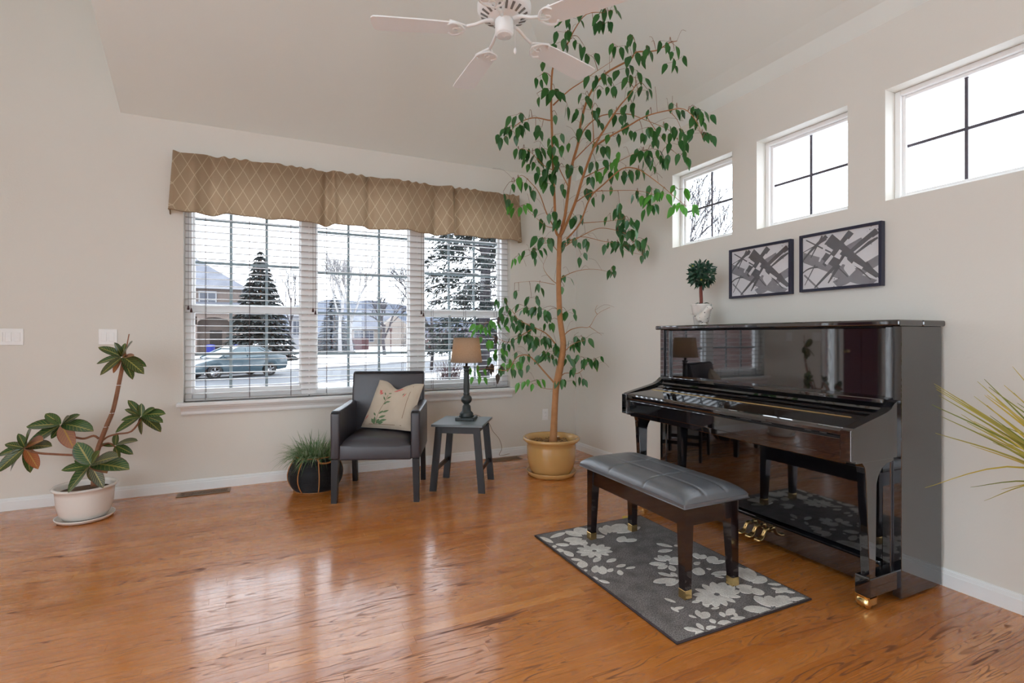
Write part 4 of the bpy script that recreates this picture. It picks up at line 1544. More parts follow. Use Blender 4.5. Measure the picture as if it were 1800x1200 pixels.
for i, (L_, mat, b_, d, nrm, W_, dr, fo_, node) in enumerate(leaves):
    tw.tube([node, b_], .0009, 4)
    m_ = MB() if i < 300 else far_leaves[mat]
    m_.leaf(b_, d, nrm, L_, W_, dr, fo_, 6, fprof)
    if i < 300:
        m_.build('leaf', M[mat], FX)
for mat, m_ in far_leaves.items():
    if m_.v:
        m_.build('small_leaves', M[mat], FX, 'stuff')
for i in range(90):
    q0, p0 = rl.choice(branch_pts[:-30])
    d = Vector((rl.uniform(-1, 1), rl.uniform(-.6, .3), rl.uniform(-.1, .9))).normalized()
    L_ = rl.uniform(.08, .24)
    tw.tube(bezier([p0, Vector(p0) + d * L_ * .5 + Vector((0, 0, .02)), Vector(p0) + d * L_ - Vector((0, 0, .03))], 3), .0010, 4)
tw.build('twigs', M['twig'], FX, 'stuff')

# ------------------------------------------------------------------ croton
kc = fl(150, 911)
KX = thing('potted_croton', 'leggy croton plant with veined leaves in a white oval pot', 'plant', (kc.x, kc.y, 0))
MB().lathe([(0, 0), (.15, 0), (.19, .006), (.205, .022), (.208, .028), (.200, .028), (.185, .014), (0, .012)], n=40, sx=.78, sy=.78).build('saucer', M['whitepot'], KX)
MB().lathe([(0, .0145), (.12, .0145), (.150, .022), (.175, .055), (.190, .11), (.197, .18), (.200, .208), (.218, .214), (.222, .222), (.216, .230), (.200, .228), (.188, .215),
            (.180, .15), (0, .15)], n=48, sx=.80, sy=.80).build('pot', M['whitepot'], KX)
MB().lathe([(.185, .190), (.1, .198), (0, .202)], n=24, sx=.8, sy=.8).build('soil', M['soil'], KX)


def kz(x, y, D):
    return at(.3165 * x, 560 + .3165 * y, D) - Vector(KX.location)


stem = bezier([kz(520, 930, 3.44), kz(530, 800, 3.46), kz(545, 720, 3.48), kz(590, 600, 3.52), kz(630, 500, 3.55), kz(665, 340, 3.58), kz(683, 250, 3.58), kz(700, 170, 3.58), kz(717, 85, 3.58)], 5)
nst = len(stem)
so = MB().tube(stem, [.017 * (1 - .45 * i / nst) if i < nst * .82 else .0035 for i in range(nst)], 10).build('stem', M['croton_bark'], KX)
tie = MB()
for i in (15, 19, 24):
    tie.tube([stem[i] + Vector((.016 * math.cos(q), .016 * math.sin(q), 0)) for q in [k * .628 for k in range(10)]], .002, 5, closed=True)
tie.build('plant_tie', M['plastic'], so, 'stuff')
MB().tube(bezier([kz(540, 760, 3.47), kz(560, 690, 3.46), kz(610, 560, 3.49), kz(640, 420, 3.54)]), .004, 6).build('stake', M['twig'], so)
for r_, pp in ((.007, [(548, 665, 3.5), (520, 650, 3.48), (470, 665, 3.44), (425, 660, 3.42), (375, 645, 3.42), (345, 605, 3.42)]),
               (.007, [(530, 755, 3.47), (420, 757, 3.42), (300, 752, 3.36), (210, 745, 3.32), (140, 725, 3.30)]),
               (.006, [(565, 680, 3.5), (600, 655, 3.52), (650, 640, 3.54), (730, 625, 3.56), (785, 555, 3.56)]),
               (.005, [(545, 720, 3.5), (600, 690, 3.54), (640, 712, 3.56)]),
               (.007, [(525, 860, 3.40), (515, 845, 3.32), (505, 825, 3.26)])):
    MB().tube(bezier([kz(*q) for q in pp], 4), r_, 8).build('branch', M['croton_bark'], KX)
ros = [((680, 222), 3.57, [(550, 160), (635, 135), (735, 130), (695, 138), (540, 250), (560, 312), (630, 300, 1), (810, 265), (797, 305), (735, 335), (745, 205, 1)]),
       ((785, 550), 3.55, [(712, 455), (695, 505), (785, 472), (858, 498), (916, 530), (902, 578), (890, 628), (785, 642), (645, 630), (675, 565)]),
       ((340, 602), 3.42, [(255, 530), (152, 600), (442, 535), (385, 545), (514, 625), (408, 720, 1), (285, 665), (150, 705), (240, 670)]),
       ((140, 727), 3.30, [(30, 698), (102, 640), (175, 614), (-10, 760), (-15, 850), (60, 845), (168, 852), (285, 710), (237, 678, 1), (210, 832, 1), (95, 775)]),
       ((640, 712), 3.56, [(560, 700), (648, 635), (762, 680), (737, 752), (660, 782)]),
       ((505, 825), 3.24, [(430, 690), (555, 735), (652, 770), (712, 838), (345, 842), (378, 962), (572, 937), (512, 902), (592, 858, 1), (415, 788)])]
rk = random.Random(9)
for (cx_, cy_), D, tips in ros:
    cpt = kz(cx_, cy_, D)
    for tp_ in tips:
        dj = rk.uniform(-.09, .05)
        tip = kz(tp_[0], tp_[1], D + dj)
        d = tip - cpt
        L_ = d.length
        up = Vector((rk.uniform(-.5, .5), -.75, .8))
        wr = .40 if (cx_ == 505) else .33
        if len(tp_) > 2:
            wr = .40
        if (cx_, cy_) == (505, 825) and tp_ == (430, 690):
            wr = .55
        MB().leaf(cpt + d * .06 + Vector((0, 0, L_ * .08)), d, up, L_ * .97, L_ * wr + .010, .08, .28, 8, lambda t: math.sin(math.pi * min(1, .03 + t * .97) ** .92) ** .62).build('leaf', M['croton_red' if len(tp_) > 2 else 'croton'], KX)

# ------------------------------------------------------------------ ceiling fan
fx, fy, BZ = 1.072, 2.382, 2.777
FN = thing('ceiling_fan', 'white five-blade ceiling fan hanging above the middle of the room', 'fan', (fx, fy, 2.72))
fz = lambda z: z - 2.72
FW = M['fanwhite']
ceil_z = ZC + .150 + (ZT - ZC - .150) * ((XW - .14 - fx) / (XW - .14 - xa))
MB().tube([(0, 0, fz(2.96)), (0, 0, fz(ceil_z))], .013, 12).build('downrod', FW, FN)
MB().lathe([(.02, fz(ceil_z - .13)), (.045, fz(ceil_z - .12)), (.065, fz(ceil_z - .07)), (.07, fz(ceil_z - .03)), (.07, fz(ceil_z + .03))], n=28).build('canopy', FW, FN)
hs = MB().lathe([(.030, fz(2.985)), (.055, fz(2.978)), (.075, fz(2.96)), (.125, fz(2.935)), (.137, fz(2.905)), (.137, fz(2.880)), (.128, fz(2.862)), (.075, fz(2.838)), (.060, fz(2.830)), (.0, fz(2.83))][::-1], n=40).build('motor_housing', FW, FN)
grey = simple('vent_shadow_grey', (0.22, 0.22, 0.21, 1), .6)
for k in range(20):
    q = 2 * math.pi * k / 20
    c, s_ = math.cos(q), math.sin(q)
    # slots follow the sloping underside from r .080 to .122
    p0, p1 = Vector((.084 * c, .084 * s_, fz(2.8405))), Vector((.120 * c, .120 * s_, fz(2.8575)))
    sd = Vector((-s_, c, 0)) * .007
    n_ = Vector((c * .42, s_ * .42, -.9)) * .0012
    m_ = MB().add([p0 - sd * .8 + n_, p0 + sd * .8 + n_, p1 + sd + n_, p1 - sd + n_, p0 - sd * .8 - n_, p0 + sd * .8 - n_, p1 + sd - n_, p1 - sd - n_],
                  [(0, 1, 2, 3), (7, 6, 5, 4), (0, 4, 5, 1), (1, 5, 6, 2), (2, 6, 7, 3), (3, 7, 4, 0)])
    m_.build('vent_slot', grey, hs)
sw = MB().lathe([(.0, fz(2.752)), (.030, fz(2.752)), (.042, fz(2.756)), (.047, fz(2.764)), (.047, fz(2.825)), (.044, fz(2.832))], n=32).build('switch_housing', FW, FN)
MB().lathe([(.0, fz(2.744)), (.004, fz(2.744)), (.005, fz(2.748)), (.034, fz(2.7485)), (.040, fz(2.752)), (.040, fz(2.754))], n=32).build('bottom_cap', M['plastic'], sw)
ch = MB().tube([(.046, -.02, fz(2.80)), (.052, -.02, fz(2.79)), (.052, -.02, fz(2.69))], .0012, 5)
co = ch.build('pull_chain', M['plastic'], sw)
MB().lathe([(0, fz(2.660)), (.004, fz(2.662)), (.008, fz(2.672)), (.007, fz(2.684)), (.002, fz(2.694)), (0, fz(2.695))], (.052, -.02, 0), 12).build('chain_pendant', M['plastic'], co)
for k in range(5):
    ang = R(161 - 72 * k)
    rt = Matrix.Rotation(ang, 4, 'Z')
    pit = Matrix.Translation((.42, 0, fz(BZ))) @ Matrix.Rotation(R(-6), 4, 'X') @ Matrix.Translation((-.42, 0, 0))
    iron = MB()
    arm = [pit @ Vector(p) for p in [(.19, .0, .012), (.235, .030, .010), (.275, .052, .008), (.262, .026, .008), (.290, .0, .008), (.262, -.026, .008), (.275, -.052, .008), (.235, -.030, .010)]]
    iron.tube([Vector((.055, 0, fz(2.828))), Vector((.10, 0, fz(2.822))), Vector((.15, 0, fz(2.80))), pit @ Vector((.20, 0, .010))], [.010, .009, .008, .008], 8)
    iron.tube(bezier(arm + [arm[0]], 4)[:-1], .006, 6, closed=True)
    iron.tube(bezier([pit @ Vector(p) for p in [(.20, 0, -.006), (.225, .045, -.006), (.262, .062, -.006), (.285, .040, -.006)]], 4), .0055, 6)
    iron.tube(bezier([pit @ Vector(p) for p in [(.20, 0, -.006), (.225, -.045, -.006), (.262, -.062, -.006), (.285, -.040, -.006)]], 4), .0055, 6)
    iron.tube(bezier([pit @ Vector(p) for p in [(.20, 0, -.006), (.24, .015, -.007), (.26, 0, -.007), (.24, -.015, -.007)]], 4), .004, 6)
    iron.v = [rt @ Vector(v) for v in iron.v]
    io = iron.build('blade_iron', FW, FN)
    ol = []
    for x_, y_ in [(.235, .050), (.25, .058), (.40, .066), (.60, .071), (.645, .069), (.658, .055), (.664, .0)]:
        ol.append((x_, y_))
    ol += [(x_, -y_) for x_, y_ in ol[-2::-1]]
    bl = MB().prism(ol, 'z', -.0035, .0035, .0012)
    bl.v = [rt @ (pit @ Vector(v)) for v in bl.v]
    bl.build('blade', FW, FN)

# ------------------------------------------------------------------ framed prints
def picture(y0, y1, z0, z1, label):
    root = thing('framed_print', label, 'picture', (XW, (y0 + y1) / 2, (z0 + z1) / 2), 0, 'framed abstract prints above the piano')
    w = .016
    Xf, Xb = XW - .034, XW - .001
    f = MB()
    f.box(Xf, Xb, y0, y0 + w, z0, z1, .001)
    f.box(Xf, Xb, y1 - w, y1, z0, z1, .001)
    f.box(Xf, Xb, y0 + w, y1 - w, z0, z0 + w, .001)
    f.box(Xf, Xb, y0 + w, y1 - w, z1 - w, z1, .001)
    wb(f, 'frame', M['picframe'], root)
    wb(MB().box(XW - .020, XW - .004, y0 + w, y1 - w, z0 + w, z1 - w), 'paper', M['paper'], root)
    iy0, iy1, iz0, iz1 = y0 + w, y1 - w, z0 + w, z1 - w
    level = [0]

    def uvp(u, v, off):
        u, v = min(max(u, 0.004), .996), min(max(v, 0.004), .996)
        return (XW - .0205 - off, iy1 - (iy1 - iy0) * u, iz1 - (iz1 - iz0) * v)

    def stroke(mb, u0, v0, u1, v1, w0, w1, bend=0.0):
        level[0] += 1
        off = level[0] * .00012
        asp = (iz1 - iz0) / (iy1 - iy0)
        dx_, dy_ = (u1 - u0), (v1 - v0) * asp
        ln = math.hypot(dx_, dy_)
        nx_, ny_ = -dy_ / ln, dx_ / ln
        n = 10
        pl, pq = [], []
        for i in range(n + 1):
            t = i / n
            ww = (w0 + (w1 - w0) * t) * .40
            b = bend * math.sin(math.pi * t)
            for sg, dst in ((1, pl), (-1, pq)):
                uu = u0 + dx_ * t + nx_ * (b + ww * sg)
                vv = v0 + (dy_ * t + ny_ * (b + ww * sg)) / asp
                dst.append(uvp(uu, vv, off))
        mb.add(pl + pq, [(i, n + 1 + i, n + 2 + i, i + 1) for i in range(n)])

    g = MB()
    stroke(g, -.02, .36, .55, .72, .16, .20)
    stroke(g, 1.02, .58, .45, .98, .14, .16)
    stroke(g, .45, .72, .95, 1.02, .18, .14)
    stroke(g, .80, .22, .58, .36, .10, .12)
    stroke(g, .02, .72, .22, 1.0, .03, .03)
    wb(g, 'grey_brushwork', M['ink2'], root, kind='stuff')
    d = MB()
    stroke(d, .36, .10, .98, .88, .20, .07)
    stroke(d, .97, .10, .17, .99, .10, .03, .03)
    stroke(d, .34, .04, -.02, .47, .07, .02, .02)
    stroke(d, .66, .04, .30, .58, .11, .07)
    stroke(d, .30, .40, .52, .62, .12, .16)
    stroke(d, .60, .40, .36, .92, .10, .02)
    stroke(d, .98, .22, .62, .46, .03, .12)
    stroke(d, .62, .52, .90, .93, .03, .015)
    stroke(d, .84, .62, 1.0, .92, .05, .02)
    stroke(d, .28, .02, .12, .40, .03, .02)
    stroke(d, .0, .28, .34, .10, .012, .02)
    stroke(d, .22, .60, -.02, .70, .03, .02, .03)
    stroke(d, .18, .55, .03, .92, .02, .012)
    stroke(d, .46, .60, .62, .84, .015, .02)
    stroke(d, .05, .05, .40, .36, .02, .025)
    wb(d, 'dark_brushwork', M['ink'], root, kind='stuff')
    li = MB()
    stroke(li, .63, .17, .58, .24, .035, .04)
    stroke(li, .42, .42, .33, .56, .05, .06)
    stroke(li, .53, .34, .49, .41, .05, .05)
    stroke(li, .60, .48, .52, .62, .05, .04)
    stroke(li, .68, .60, .80, .72, .05, .04)
    stroke(li, .60, .66, .68, .78, .10, .14)
    stroke(li, .92, .20, .70, .42, .012, .03)
    stroke(li, .33, .20, .24, .50, .05, .03)
    wb(li, 'pale_brushwork', M['paper'], root, kind='stuff')
    sp = MB()
    rp = random.Random(4)
    for i in range(46):
        u, v, r_ = rp.gauss(.93, .035), rp.gauss(.14, .07), rp.uniform(.002, .006)
        if i > 34:
            u, v = rp.gauss(.45, .03), rp.gauss(.9, .04)
        level[0] += 1
        c_ = Vector(uvp(u, v, .0045))
        sp.add([c_ + Vector((0, r_ * math.cos(k * 1.0472), r_ * math.sin(k * 1.0472))) * .6 for k in range(6)], [(0, 1, 2, 3, 4, 5)])
    wb(sp, 'ink_splatter', M['ink'], root, kind='stuff')
    wb(MB().box(XW - .0275, XW - .0260, iy0, iy1, iz0, iz1), 'glazing', M['picglass'], root)


picture(2.173, 2.654, 1.488, 1.834, 'black-framed abstract print nearer the topiary, below the middle high window')
picture(1.642, 2.115, 1.492, 1.840, 'black-framed abstract print farther from the topiary, over the right of the piano')

# ------------------------------------------------------------------ topiary and bird on the piano
tx, ty, LZ = 2.752, 2.715, 1.2975
TP = thing('topiary_plant', 'small ball topiary in a pale tapered pot on the piano', 'plant', (tx, ty, LZ))
MB().lathe([(0, 0), (.044, 0), (.047, .004), (.066, .135), (.070, .142), (.070, .150), (.063, .150), (.058, .125), (0, .12)], n=32).build('pot', M['whitepot'], TP)
MB().lathe([(.060, .134), (0, .140)], n=20).build('soil', M['soil'], TP)
MB().tube(bezier([(0, 0, .13), (.003, .004, .19), (-.002, .002, .25), (0, 0, .34)]), .0115, 9).build('trunk', simple('red_brown_stem', srgb(120, 58, 46), .6, var=.2, vscale=30), TP)
lv = MB()
rt_ = random.Random(8)
for i in range(420):
    v = Vector((rt_.gauss(0, 1), rt_.gauss(0, 1), rt_.gauss(0, 1))).normalized()
    r_ = rt_.uniform(.045, .082)
    d = (v + Vector((rt_.uniform(-.7, .7), rt_.uniform(-.7, .7), rt_.uniform(-.5, .6)))).normalized()
    lv.leaf(Vector((0, 0, .362)) + v * r_, d, v, rt_.uniform(.030, .046), rt_.uniform(.014, .02), .1, .3, 3)
lv.build('leaf_ball', M['box_leaf'], TP, 'stuff')
MB().lathe([(0, -.05), (.035, -.035), (.05, 0), (.035, .035), (0, .05)], (0, 0, .362), 16).build('leaf_core', M['box_leaf'], TP)
for i in range(8):
    q = i * .785 + .3
    m_ = MB()
    blade(m_, (0.01 * math.cos(q), .01 * math.sin(q), .140), (math.cos(q), math.sin(q), 1.1), rt_.uniform(.07, .1), .014, .75, 6)
    m_.build('base_leaf', M['box_leaf'], TP)
fr_ = MB()
for p in ((-.06, .02, .42), (-.05, -.05, .315)):
    fr_ = MB().lathe([(0, -.007), (.005, -.005), (.007, 0), (.005, .005), (0, .007)], p, 8)
    fr_.build('berry', simple('yellow_berry', (.35, .35, .06, 1), .4), TP)
# bird
bx_, by_ = 2.665, 2.615
BD = thing('bird_figurine', 'white speckled ceramic bird figurine in front of the topiary pot', 'figurine', (bx_, by_, LZ), R(-90))


def bird(u, v):                          # local: +x = forward (towards the photo's right)
    secs = [(-.125, .084, .001, .001), (-.095, .073, .010, .003), (-.06, .058, .014, .008), (-.045, .052, .020, .018), (-.020, .046, .034, .036), (.005, .048, .040, .045),
            (.028, .062, .038, .046), (.040, .085, .030, .036), (.048, .103, .026, .028), (.056, .110, .024, .022), (.070, .112, .012, .012), (.080, .111, .005, .004), (.088, .110, .0006, .0006)]
    t = u * (len(secs) - 1)
    i = min(int(t), len(secs) - 2)
    f = t - i
    f2 = f * f * (3 - 2 * f) if False else f
    x, z, a, b = [secs[i][k] + (secs[i + 1][k] - secs[i][k]) * f2 for k in range(4)]
    q = 2 * math.pi * v
    return (x, a * math.cos(q), z + b * math.sin(q))


t = NT('speckled_ceramic')
v1 = t.noise(t.coord('Object', (26, 60, 60)), 1.0, 1)
t.base(t.mix(t.ramp(v1, [(0.64, 0.0), (0.67, 1.0)]), (0.74, 0.72, 0.66, 1), (0.07, 0.06, 0.05, 1)))
t.set(Roughness=.3)
bd = MB().grid(bird, 48, 20)
bo = bd.build('bird_body', t.mat, BD)
MB().lathe([(0, 0), (.024, 0), (.026, .004), (.018, .012), (0, .014)], n=16, sx=1.3).build('figurine_base', M['whitepot'], BD)
for s_ in (-1, 1):
    MB().lathe([(0, -.003), (.003, 0), (0, .003)], (.060, s_ * .0215, .117), 8).build('eye', M['piano_satin'], BD)

# ------------------------------------------------------------------ yellow grass in a tall floor vase at the right edge
gx, gy, gz = 2.45, .60, .66
VG = thing('grass_vase', 'tall floor vase of yellow-green ornamental grass at the right edge', 'plant', (gx, gy, 0))
MB().lathe([(0, 0), (.10, 0), (.115, .01), (.135, .15), (.14, .32), (.12, .52), (.085, .62), (.09, .66), (.10, .67), (.085, .665), (.075, .62), (0, .60)], n=36).build('vase', M['whitepot'], VG)
gb = MB()
rg2 = random.Random(12)
root_w = Vector((gx, gy, gz))


def gblade(tipx, tipy, D, sag, w=.008):
    tip = at(tipx, tipy, D)
    tip.x = min(tip.x, 2.93)
    p0 = Vector((rg2.uniform(-.03, .03), rg2.uniform(-.03, .03), gz - .05))
    p2 = tip - Vector((gx, gy, 0))
    mid = (p0 * .45 + p2 * .55) + Vector((0, 0, sag))
    ps = bezier([p0, mid, p2], 6)
    vs_, fs, uv = [], [], []
    n = len(ps)
    view = Vector((ST, CT, 0))
    for j, p in enumerate(ps):
        tg = (ps[min(j + 1, n - 1)] - ps[max(j - 1, 0)]).normalized()
        s_ = tg.cross(view).normalized()
        ww = w * (1 - (j / (n - 1)) ** 1.6) * .5 + .0006
        vs_ += [p - s_ * ww, p + s_ * ww + view * ww * .6]
        uv += [(0, j / n), (1, j / n)]
    for j in range(n - 1):
        fs.append((2 * j, 2 * j + 1, 2 * j + 3, 2 * j + 2))
    gb.add(vs_, fs, True, uv)


for tx_, ty_, sg in ((1642, 674, .02), (1644, 679, .02), (1646, 684, .02), (1651, 695, .02), (1638, 711, .03), (1653, 731, .03), (1644, 761, .04), (1626, 857, .13), (1718, 670, .0),
                     (1730, 666, .0), (1780, 644, 0), (1712, 696, .0), (1706, 856, .08), (1684, 699, .0), (1690, 702, .0), (1700, 742, .02), (1706, 782, .03), (1712, 740, .02),
                     (1690, 728, .0), (1722, 760, .02), (1740, 730, 0), (1750, 700, 0), (1782, 690, 0), (1730, 880, .1), (1760, 860, .08)):
    gblade(tx_, ty_, rg2.uniform(1.62, 1.85), sg)
for i in range(150):
    tx_ = rg2.uniform(1730, 2350)
    ty_ = 600 + abs(tx_ - 2030) * .42 + rg2.uniform(-70, 90)
    gblade(tx_, ty_, rg2.uniform(1.40, 1.75), rg2.uniform(-.01, .05), rg2.uniform(.005, .009))
gb.build('grass_blades', M['yellowgrass'], VG, 'stuff')
fp_ = fl(1101, 911)
fo = MB().leaf((-.03, 0, .004), (1, .15, .05), (0, 0, 1), .065, .04, 0.0, .25, 6, fprof).build('fallen_leaf', simple('yellow_dead_leaf', (.62, .40, .03, 1), .5))
fo.location = (fp_.x, fp_.y, .0)
tag(fo, 'yellow fallen leaf on the floor by the rug corner', 'leaf')

# ------------------------------------------------------------------ outside
GZ = -0.76


def ground_mat():
    t = NT('snow_and_dry_grass')
    n1 = t.noise(t.coord('Object', (1, 1, 1)), .16, 5, .6)
    n2 = t.noise(t.coord('Object', (1, 1, 1)), 1.6, 4, .7)
    f = t.math('ADD', t.math('MULTIPLY', n1, .75), t.math('MULTIPLY', n2, .25))
    t.base(t.ramp(f, [(0.44, (0.68, 0.69, 0.72, 1)), (0.53, (0.66, 0.67, 0.70, 1)), (0.58, (0.34, 0.26, 0.18, 1)), (0.8, (0.26, 0.19, 0.12, 1))]))
    t.set(Roughness=.9)
    return t.mat


gm = MB().box(-400, 400, -300, 500, GZ - 1, GZ)
struct(gm, 'ground', ground_mat())
w1, w2 = fl(376.7, 667.5, GZ), fl(474, 660.5, GZ)
rd_ = (w2 - w1).normalized()
rn_ = Vector((rd_.y, -rd_.x, 0))         # towards the house
if rn_.y > 0:
    rn_ = -rn_
road = MB()
cc = (w1 + w2) / 2
A_, B_ = cc - rd_ * 60, cc + rd_ * 70
mesh_pts = [A_ - rn_ * 2.2, B_ - rn_ * 2.2, B_ + rn_ * 5.0, A_ + rn_ * 5.0]
road.add([p + Vector((0, 0, .02)) for p in mesh_pts] + [p + Vector((0, 0, -.1)) for p in mesh_pts], [(3, 2, 1, 0), (0, 1, 5, 4), (1, 2, 6, 5), (2, 3, 7, 6), (3, 0, 4, 7)])
struct(road, 'road', simple('wet_asphalt', (0.0525, 0.0575, 0.0675, 1), .7, var=.2, vscale=.5))
kb = MB()
for off, wd in ((-2.25, .3), (5.05, .3)):
    p0, p1 = A_ + rn_ * off, B_ + rn_ * off
    q0, q1 = A_ + rn_ * (off + wd * (1 if off > 0 else -1)), B_ + rn_ * (off + wd * (1 if off > 0 else -1))
    kb.add([p + Vector((0, 0, h)) for h in (-.1, .1) for p in (p0, p1, q1, q0)], [(0, 1, 2, 3), (7, 6, 5, 4), (0, 4, 5, 1), (1, 5, 6, 2), (2, 6, 7, 3), (3, 7, 4, 0)])
struct(kb, 'curb', simple('snowy_concrete', (0.18, 0.18, 0.19, 1), .9))

# car
ang = math.atan2(-rd_.y, -rd_.x)         # nose points left along the road
wb_c = (w1 + w2) / 2 - rn_ * .86
CR = thing('parked_car', 'blue-grey sedan parked on the street outside the left window unit', 'car', (wb_c.x, wb_c.y, GZ + .022), ang)
M['carpaint'] = simple('blue_grey_car_paint', (0.0275, 0.0525, 0.0675, 1), .25, coat=.6)
M['carglass'] = simple('car_glass', (0.05, 0.08, 0.095, 1), .1)
M['tyre'] = simple('tyre_rubber', (0.006, 0.006, 0.0065, 1), .8)
M['rim'] = simple('alloy_rim', (0.16, 0.165, 0.175, 1), .35, .6)
body = [(-2.30, .34), (-2.38, .55), (-2.36, .80), (-2.28, .98), (-1.75, 1.04), (-1.2, 1.02), (0, .98), (.95, .95), (1.60, .86), (2.10, .74), (2.28, .60), (2.30, .42), (2.22, .26), (1.80, .24),
        (1.74, .42), (1.58, .58), (1.36, .62), (1.14, .58), (.98, .42), (.94, .22), (-.96, .22), (-1.00, .42), (-1.16, .58), (-1.38, .62), (-1.60, .58), (-1.76, .42), (-1.80, .28)]
bo_ = MB().prism(body, 'y', -.88, .88, .04, 2, smooth=True).build('car_body', M['carpaint'], CR)
cab_b = [(-1.95, 1.0), (.98, .95)]


def cabin(mb, inset, zr, x0b, x1b, x0t, x1t, zb, wbt, wt):
    v = [(x0b, -wbt, zb), (x1b, -wbt, zb), (x1b, wbt, zb), (x0b, wbt, zb), (x0t, -wt, zr), (x1t, -wt, zr), (x1t, wt, zr), (x0t, wt, zr)]
    mb.add(v, [(3, 2, 1, 0), (4, 5, 6, 7), (0, 1, 5, 4), (1, 2, 6, 5), (2, 3, 7, 6), (3, 0, 4, 7)])
    return mb


cabin(MB(), 0, 1.40, -1.92, 1.10, -1.10, .18, .96, .82, .60).build('cabin_glass', M['carglass'], CR)
cabin(MB(), 0, 1.445, -1.20, .28, -1.02, .10, 1.385, .615, .57).build('roof', M['carpaint'], CR)
for s_ in (-1, 1):
    for xb, xt in ((1.12, .22), (-.25, -.28), (-1.62, -.92), (-1.95, -1.14)):
        MB().tube([(xb, s_ * .825, .955), (xt, s_ * .605, 1.40)], .035, 6).build('pillar', M['carpaint'], CR)
    for x_ in (1.36, -1.38):
        ty_r = MB()
        vs_, fs = [], []
        prof_ = [(.20, .20), (.31, .20), (.325, .17), (.325, -.02), (.31, -.03), (.20, -.03)]
        nn = 24
        for r_, o_ in prof_:
            for i in range(nn):
                q = 2 * math.pi * i / nn
                vs_.append((x_ + r_ * math.cos(q), s_ * (.885 - o_), .325 + r_ * math.sin(q)))
        for j in range(5):
            for i in range(nn):
                k = (i + 1) % nn
                fs.append((j * nn + i, j * nn + k, (j + 1) * nn + k, (j + 1) * nn + i))
        ty_r.add(vs_, fs, True)
        wh = ty_r.build('wheel', M['tyre'], CR)
        rm = MB()
        for i in range(5):
            q = 2 * math.pi * i / 5 + .3
            rm.tube([(x_, s_ * .905, .325), (x_ + .20 * math.cos(q), s_ * .90, .325 + .20 * math.sin(q))], [.045, .03], 6)
        rm.tube([(x_ + .205 * math.cos(q_ * .3), s_ * .90, .325 + .205 * math.sin(q_ * .3)) for q_ in range(21)], .018, 6, closed=True)
        rm.build('rim', M['rim'], wh)
    MB().box(2.05, 2.26, s_ * .72 - .13, s_ * .72 + .13, .60, .73, .03).build('headlight', M['rim'], CR)
    MB().box(-2.385, -2.30, s_ * .70 - .14, s_ * .70 + .14, .74, .90, .02).build('tail_light', simple('tail_light_red', (0.125, 0.005, 0.005, 1), .3), CR)
    MB().box(.72, .92, s_ * .93 - .08, s_ * .93 + .06, .96, 1.06, .02).build('wing_mirror', M['carpaint'], CR)

# conifers
def conifer(name, label, base, h, r, seed, cols, n=2600, low=.04, group=None):
    root = thing(name, label, 'tree', base, 0, group)
    MB().tube([(0, 0, 0), (0, 0, h * .97)], [h * .018, .02], 8).build('trunk', M['twig'], root)
    rr = random.Random(seed)
    m_ = MB()
    for i in range(n):
        t = 1 - math.sqrt(rr.random()) * (1 - low)
        t = min(max(1 - (1 - low) * math.sqrt(rr.random()), low), .995)
        rad = r * (1 - t) ** .85 * rr.uniform(.45, 1.06)
        q = rr.uniform(0, 6.283)
        lay = math.floor(t * 22) / 22
        z = h * (t * .5 + lay * .5)
        c_ = Vector((rad * math.cos(q), rad * math.sin(q), z - .12 * rad))
        d = Vector((math.cos(q), math.sin(q), rr.uniform(-.35, .25)))
        L_ = h * rr.uniform(.04, .08)
        m_.leaf(c_ - d * L_ * .5, d, (rr.uniform(-.3, .3), rr.uniform(-.3, .3), 1), L_, L_ * .55, .25, .5, 2)
    m_.build('needles', leafmat(name + '_needles', cols, .8, .0), root, 'stuff')
    return root


sp1 = at(458, 633, 42)
conifer('spruce_tree', 'tall dark spruce standing behind the parked car outside', (sp1.x, sp1.y, GZ), (633 - 437) * 42 / 900, (516 - 408) / 2 * 42 / 900 * 1.12, 1,
        [(0.005, 0.01, 0.011, 1), (0.009, 0.016, 0.017, 1), (0.0175, 0.0225, 0.0225, 1)], 9000)
sp2 = at(588, 615, 62)
conifer('blue_spruce', 'blue spruce behind the red fence outside the middle window', (sp2.x, sp2.y, GZ), (615 - 510) * 62 / 900, 36 * 62 / 900, 2,
        [(0.01, 0.019, 0.03, 1), (0.0175, 0.03, 0.045, 1), (0.035, 0.045, 0.06, 1)], 5000)
sp3 = at(716, 608, 80)
conifer('blue_spruce', 'small far spruce by the house outside the middle window', (sp3.x, sp3.y, GZ), (610 - 570) * 80 / 900, 14 * 80 / 900, 6,
        [(0.015, 0.025, 0.035, 1), (0.025, 0.035, 0.05, 1)], 600)


def limb_tree(name, label, base, h, r0, seed, mat, levels=5, spread=.55, lean=(0, 0), cat='tree', split=3, group=None):
    root = thing(name, label, cat, base, 0, group)
    rr = random.Random(seed)
    m_ = MB()
    main = MB()

    def grow(p, d, L, r, lv):
        q = p + d * L
        mid = (p + q) / 2 + Vector((rr.uniform(-1, 1), rr.uniform(-1, 1), 0)) * L * .06
        (main if lv == levels else m_).tube([p, mid, q], [r, r * .85, r * .7], 6 if r > .03 else 4)
        if lv == 0:
            return
        for i in range(split + (1 if lv < 3 else 0)):
            a = Vector((rr.uniform(-1, 1), rr.uniform(-1, 1), rr.uniform(-.15, .75)))
            dd = (d + a * spread * 1.3).normalized()
            st = p + (q - p) * rr.uniform(.55, 1.0)
            grow(st, dd, L * rr.uniform(.6, .8), r * .58, lv - 1)

    grow(Vector((0, 0, 0)), Vector((lean[0], lean[1], 1)).normalized(), h * .34, r0, levels)
    main.build('trunk', mat, root)
    m_.build('bare_branches', mat, root, 'stuff')
    return root


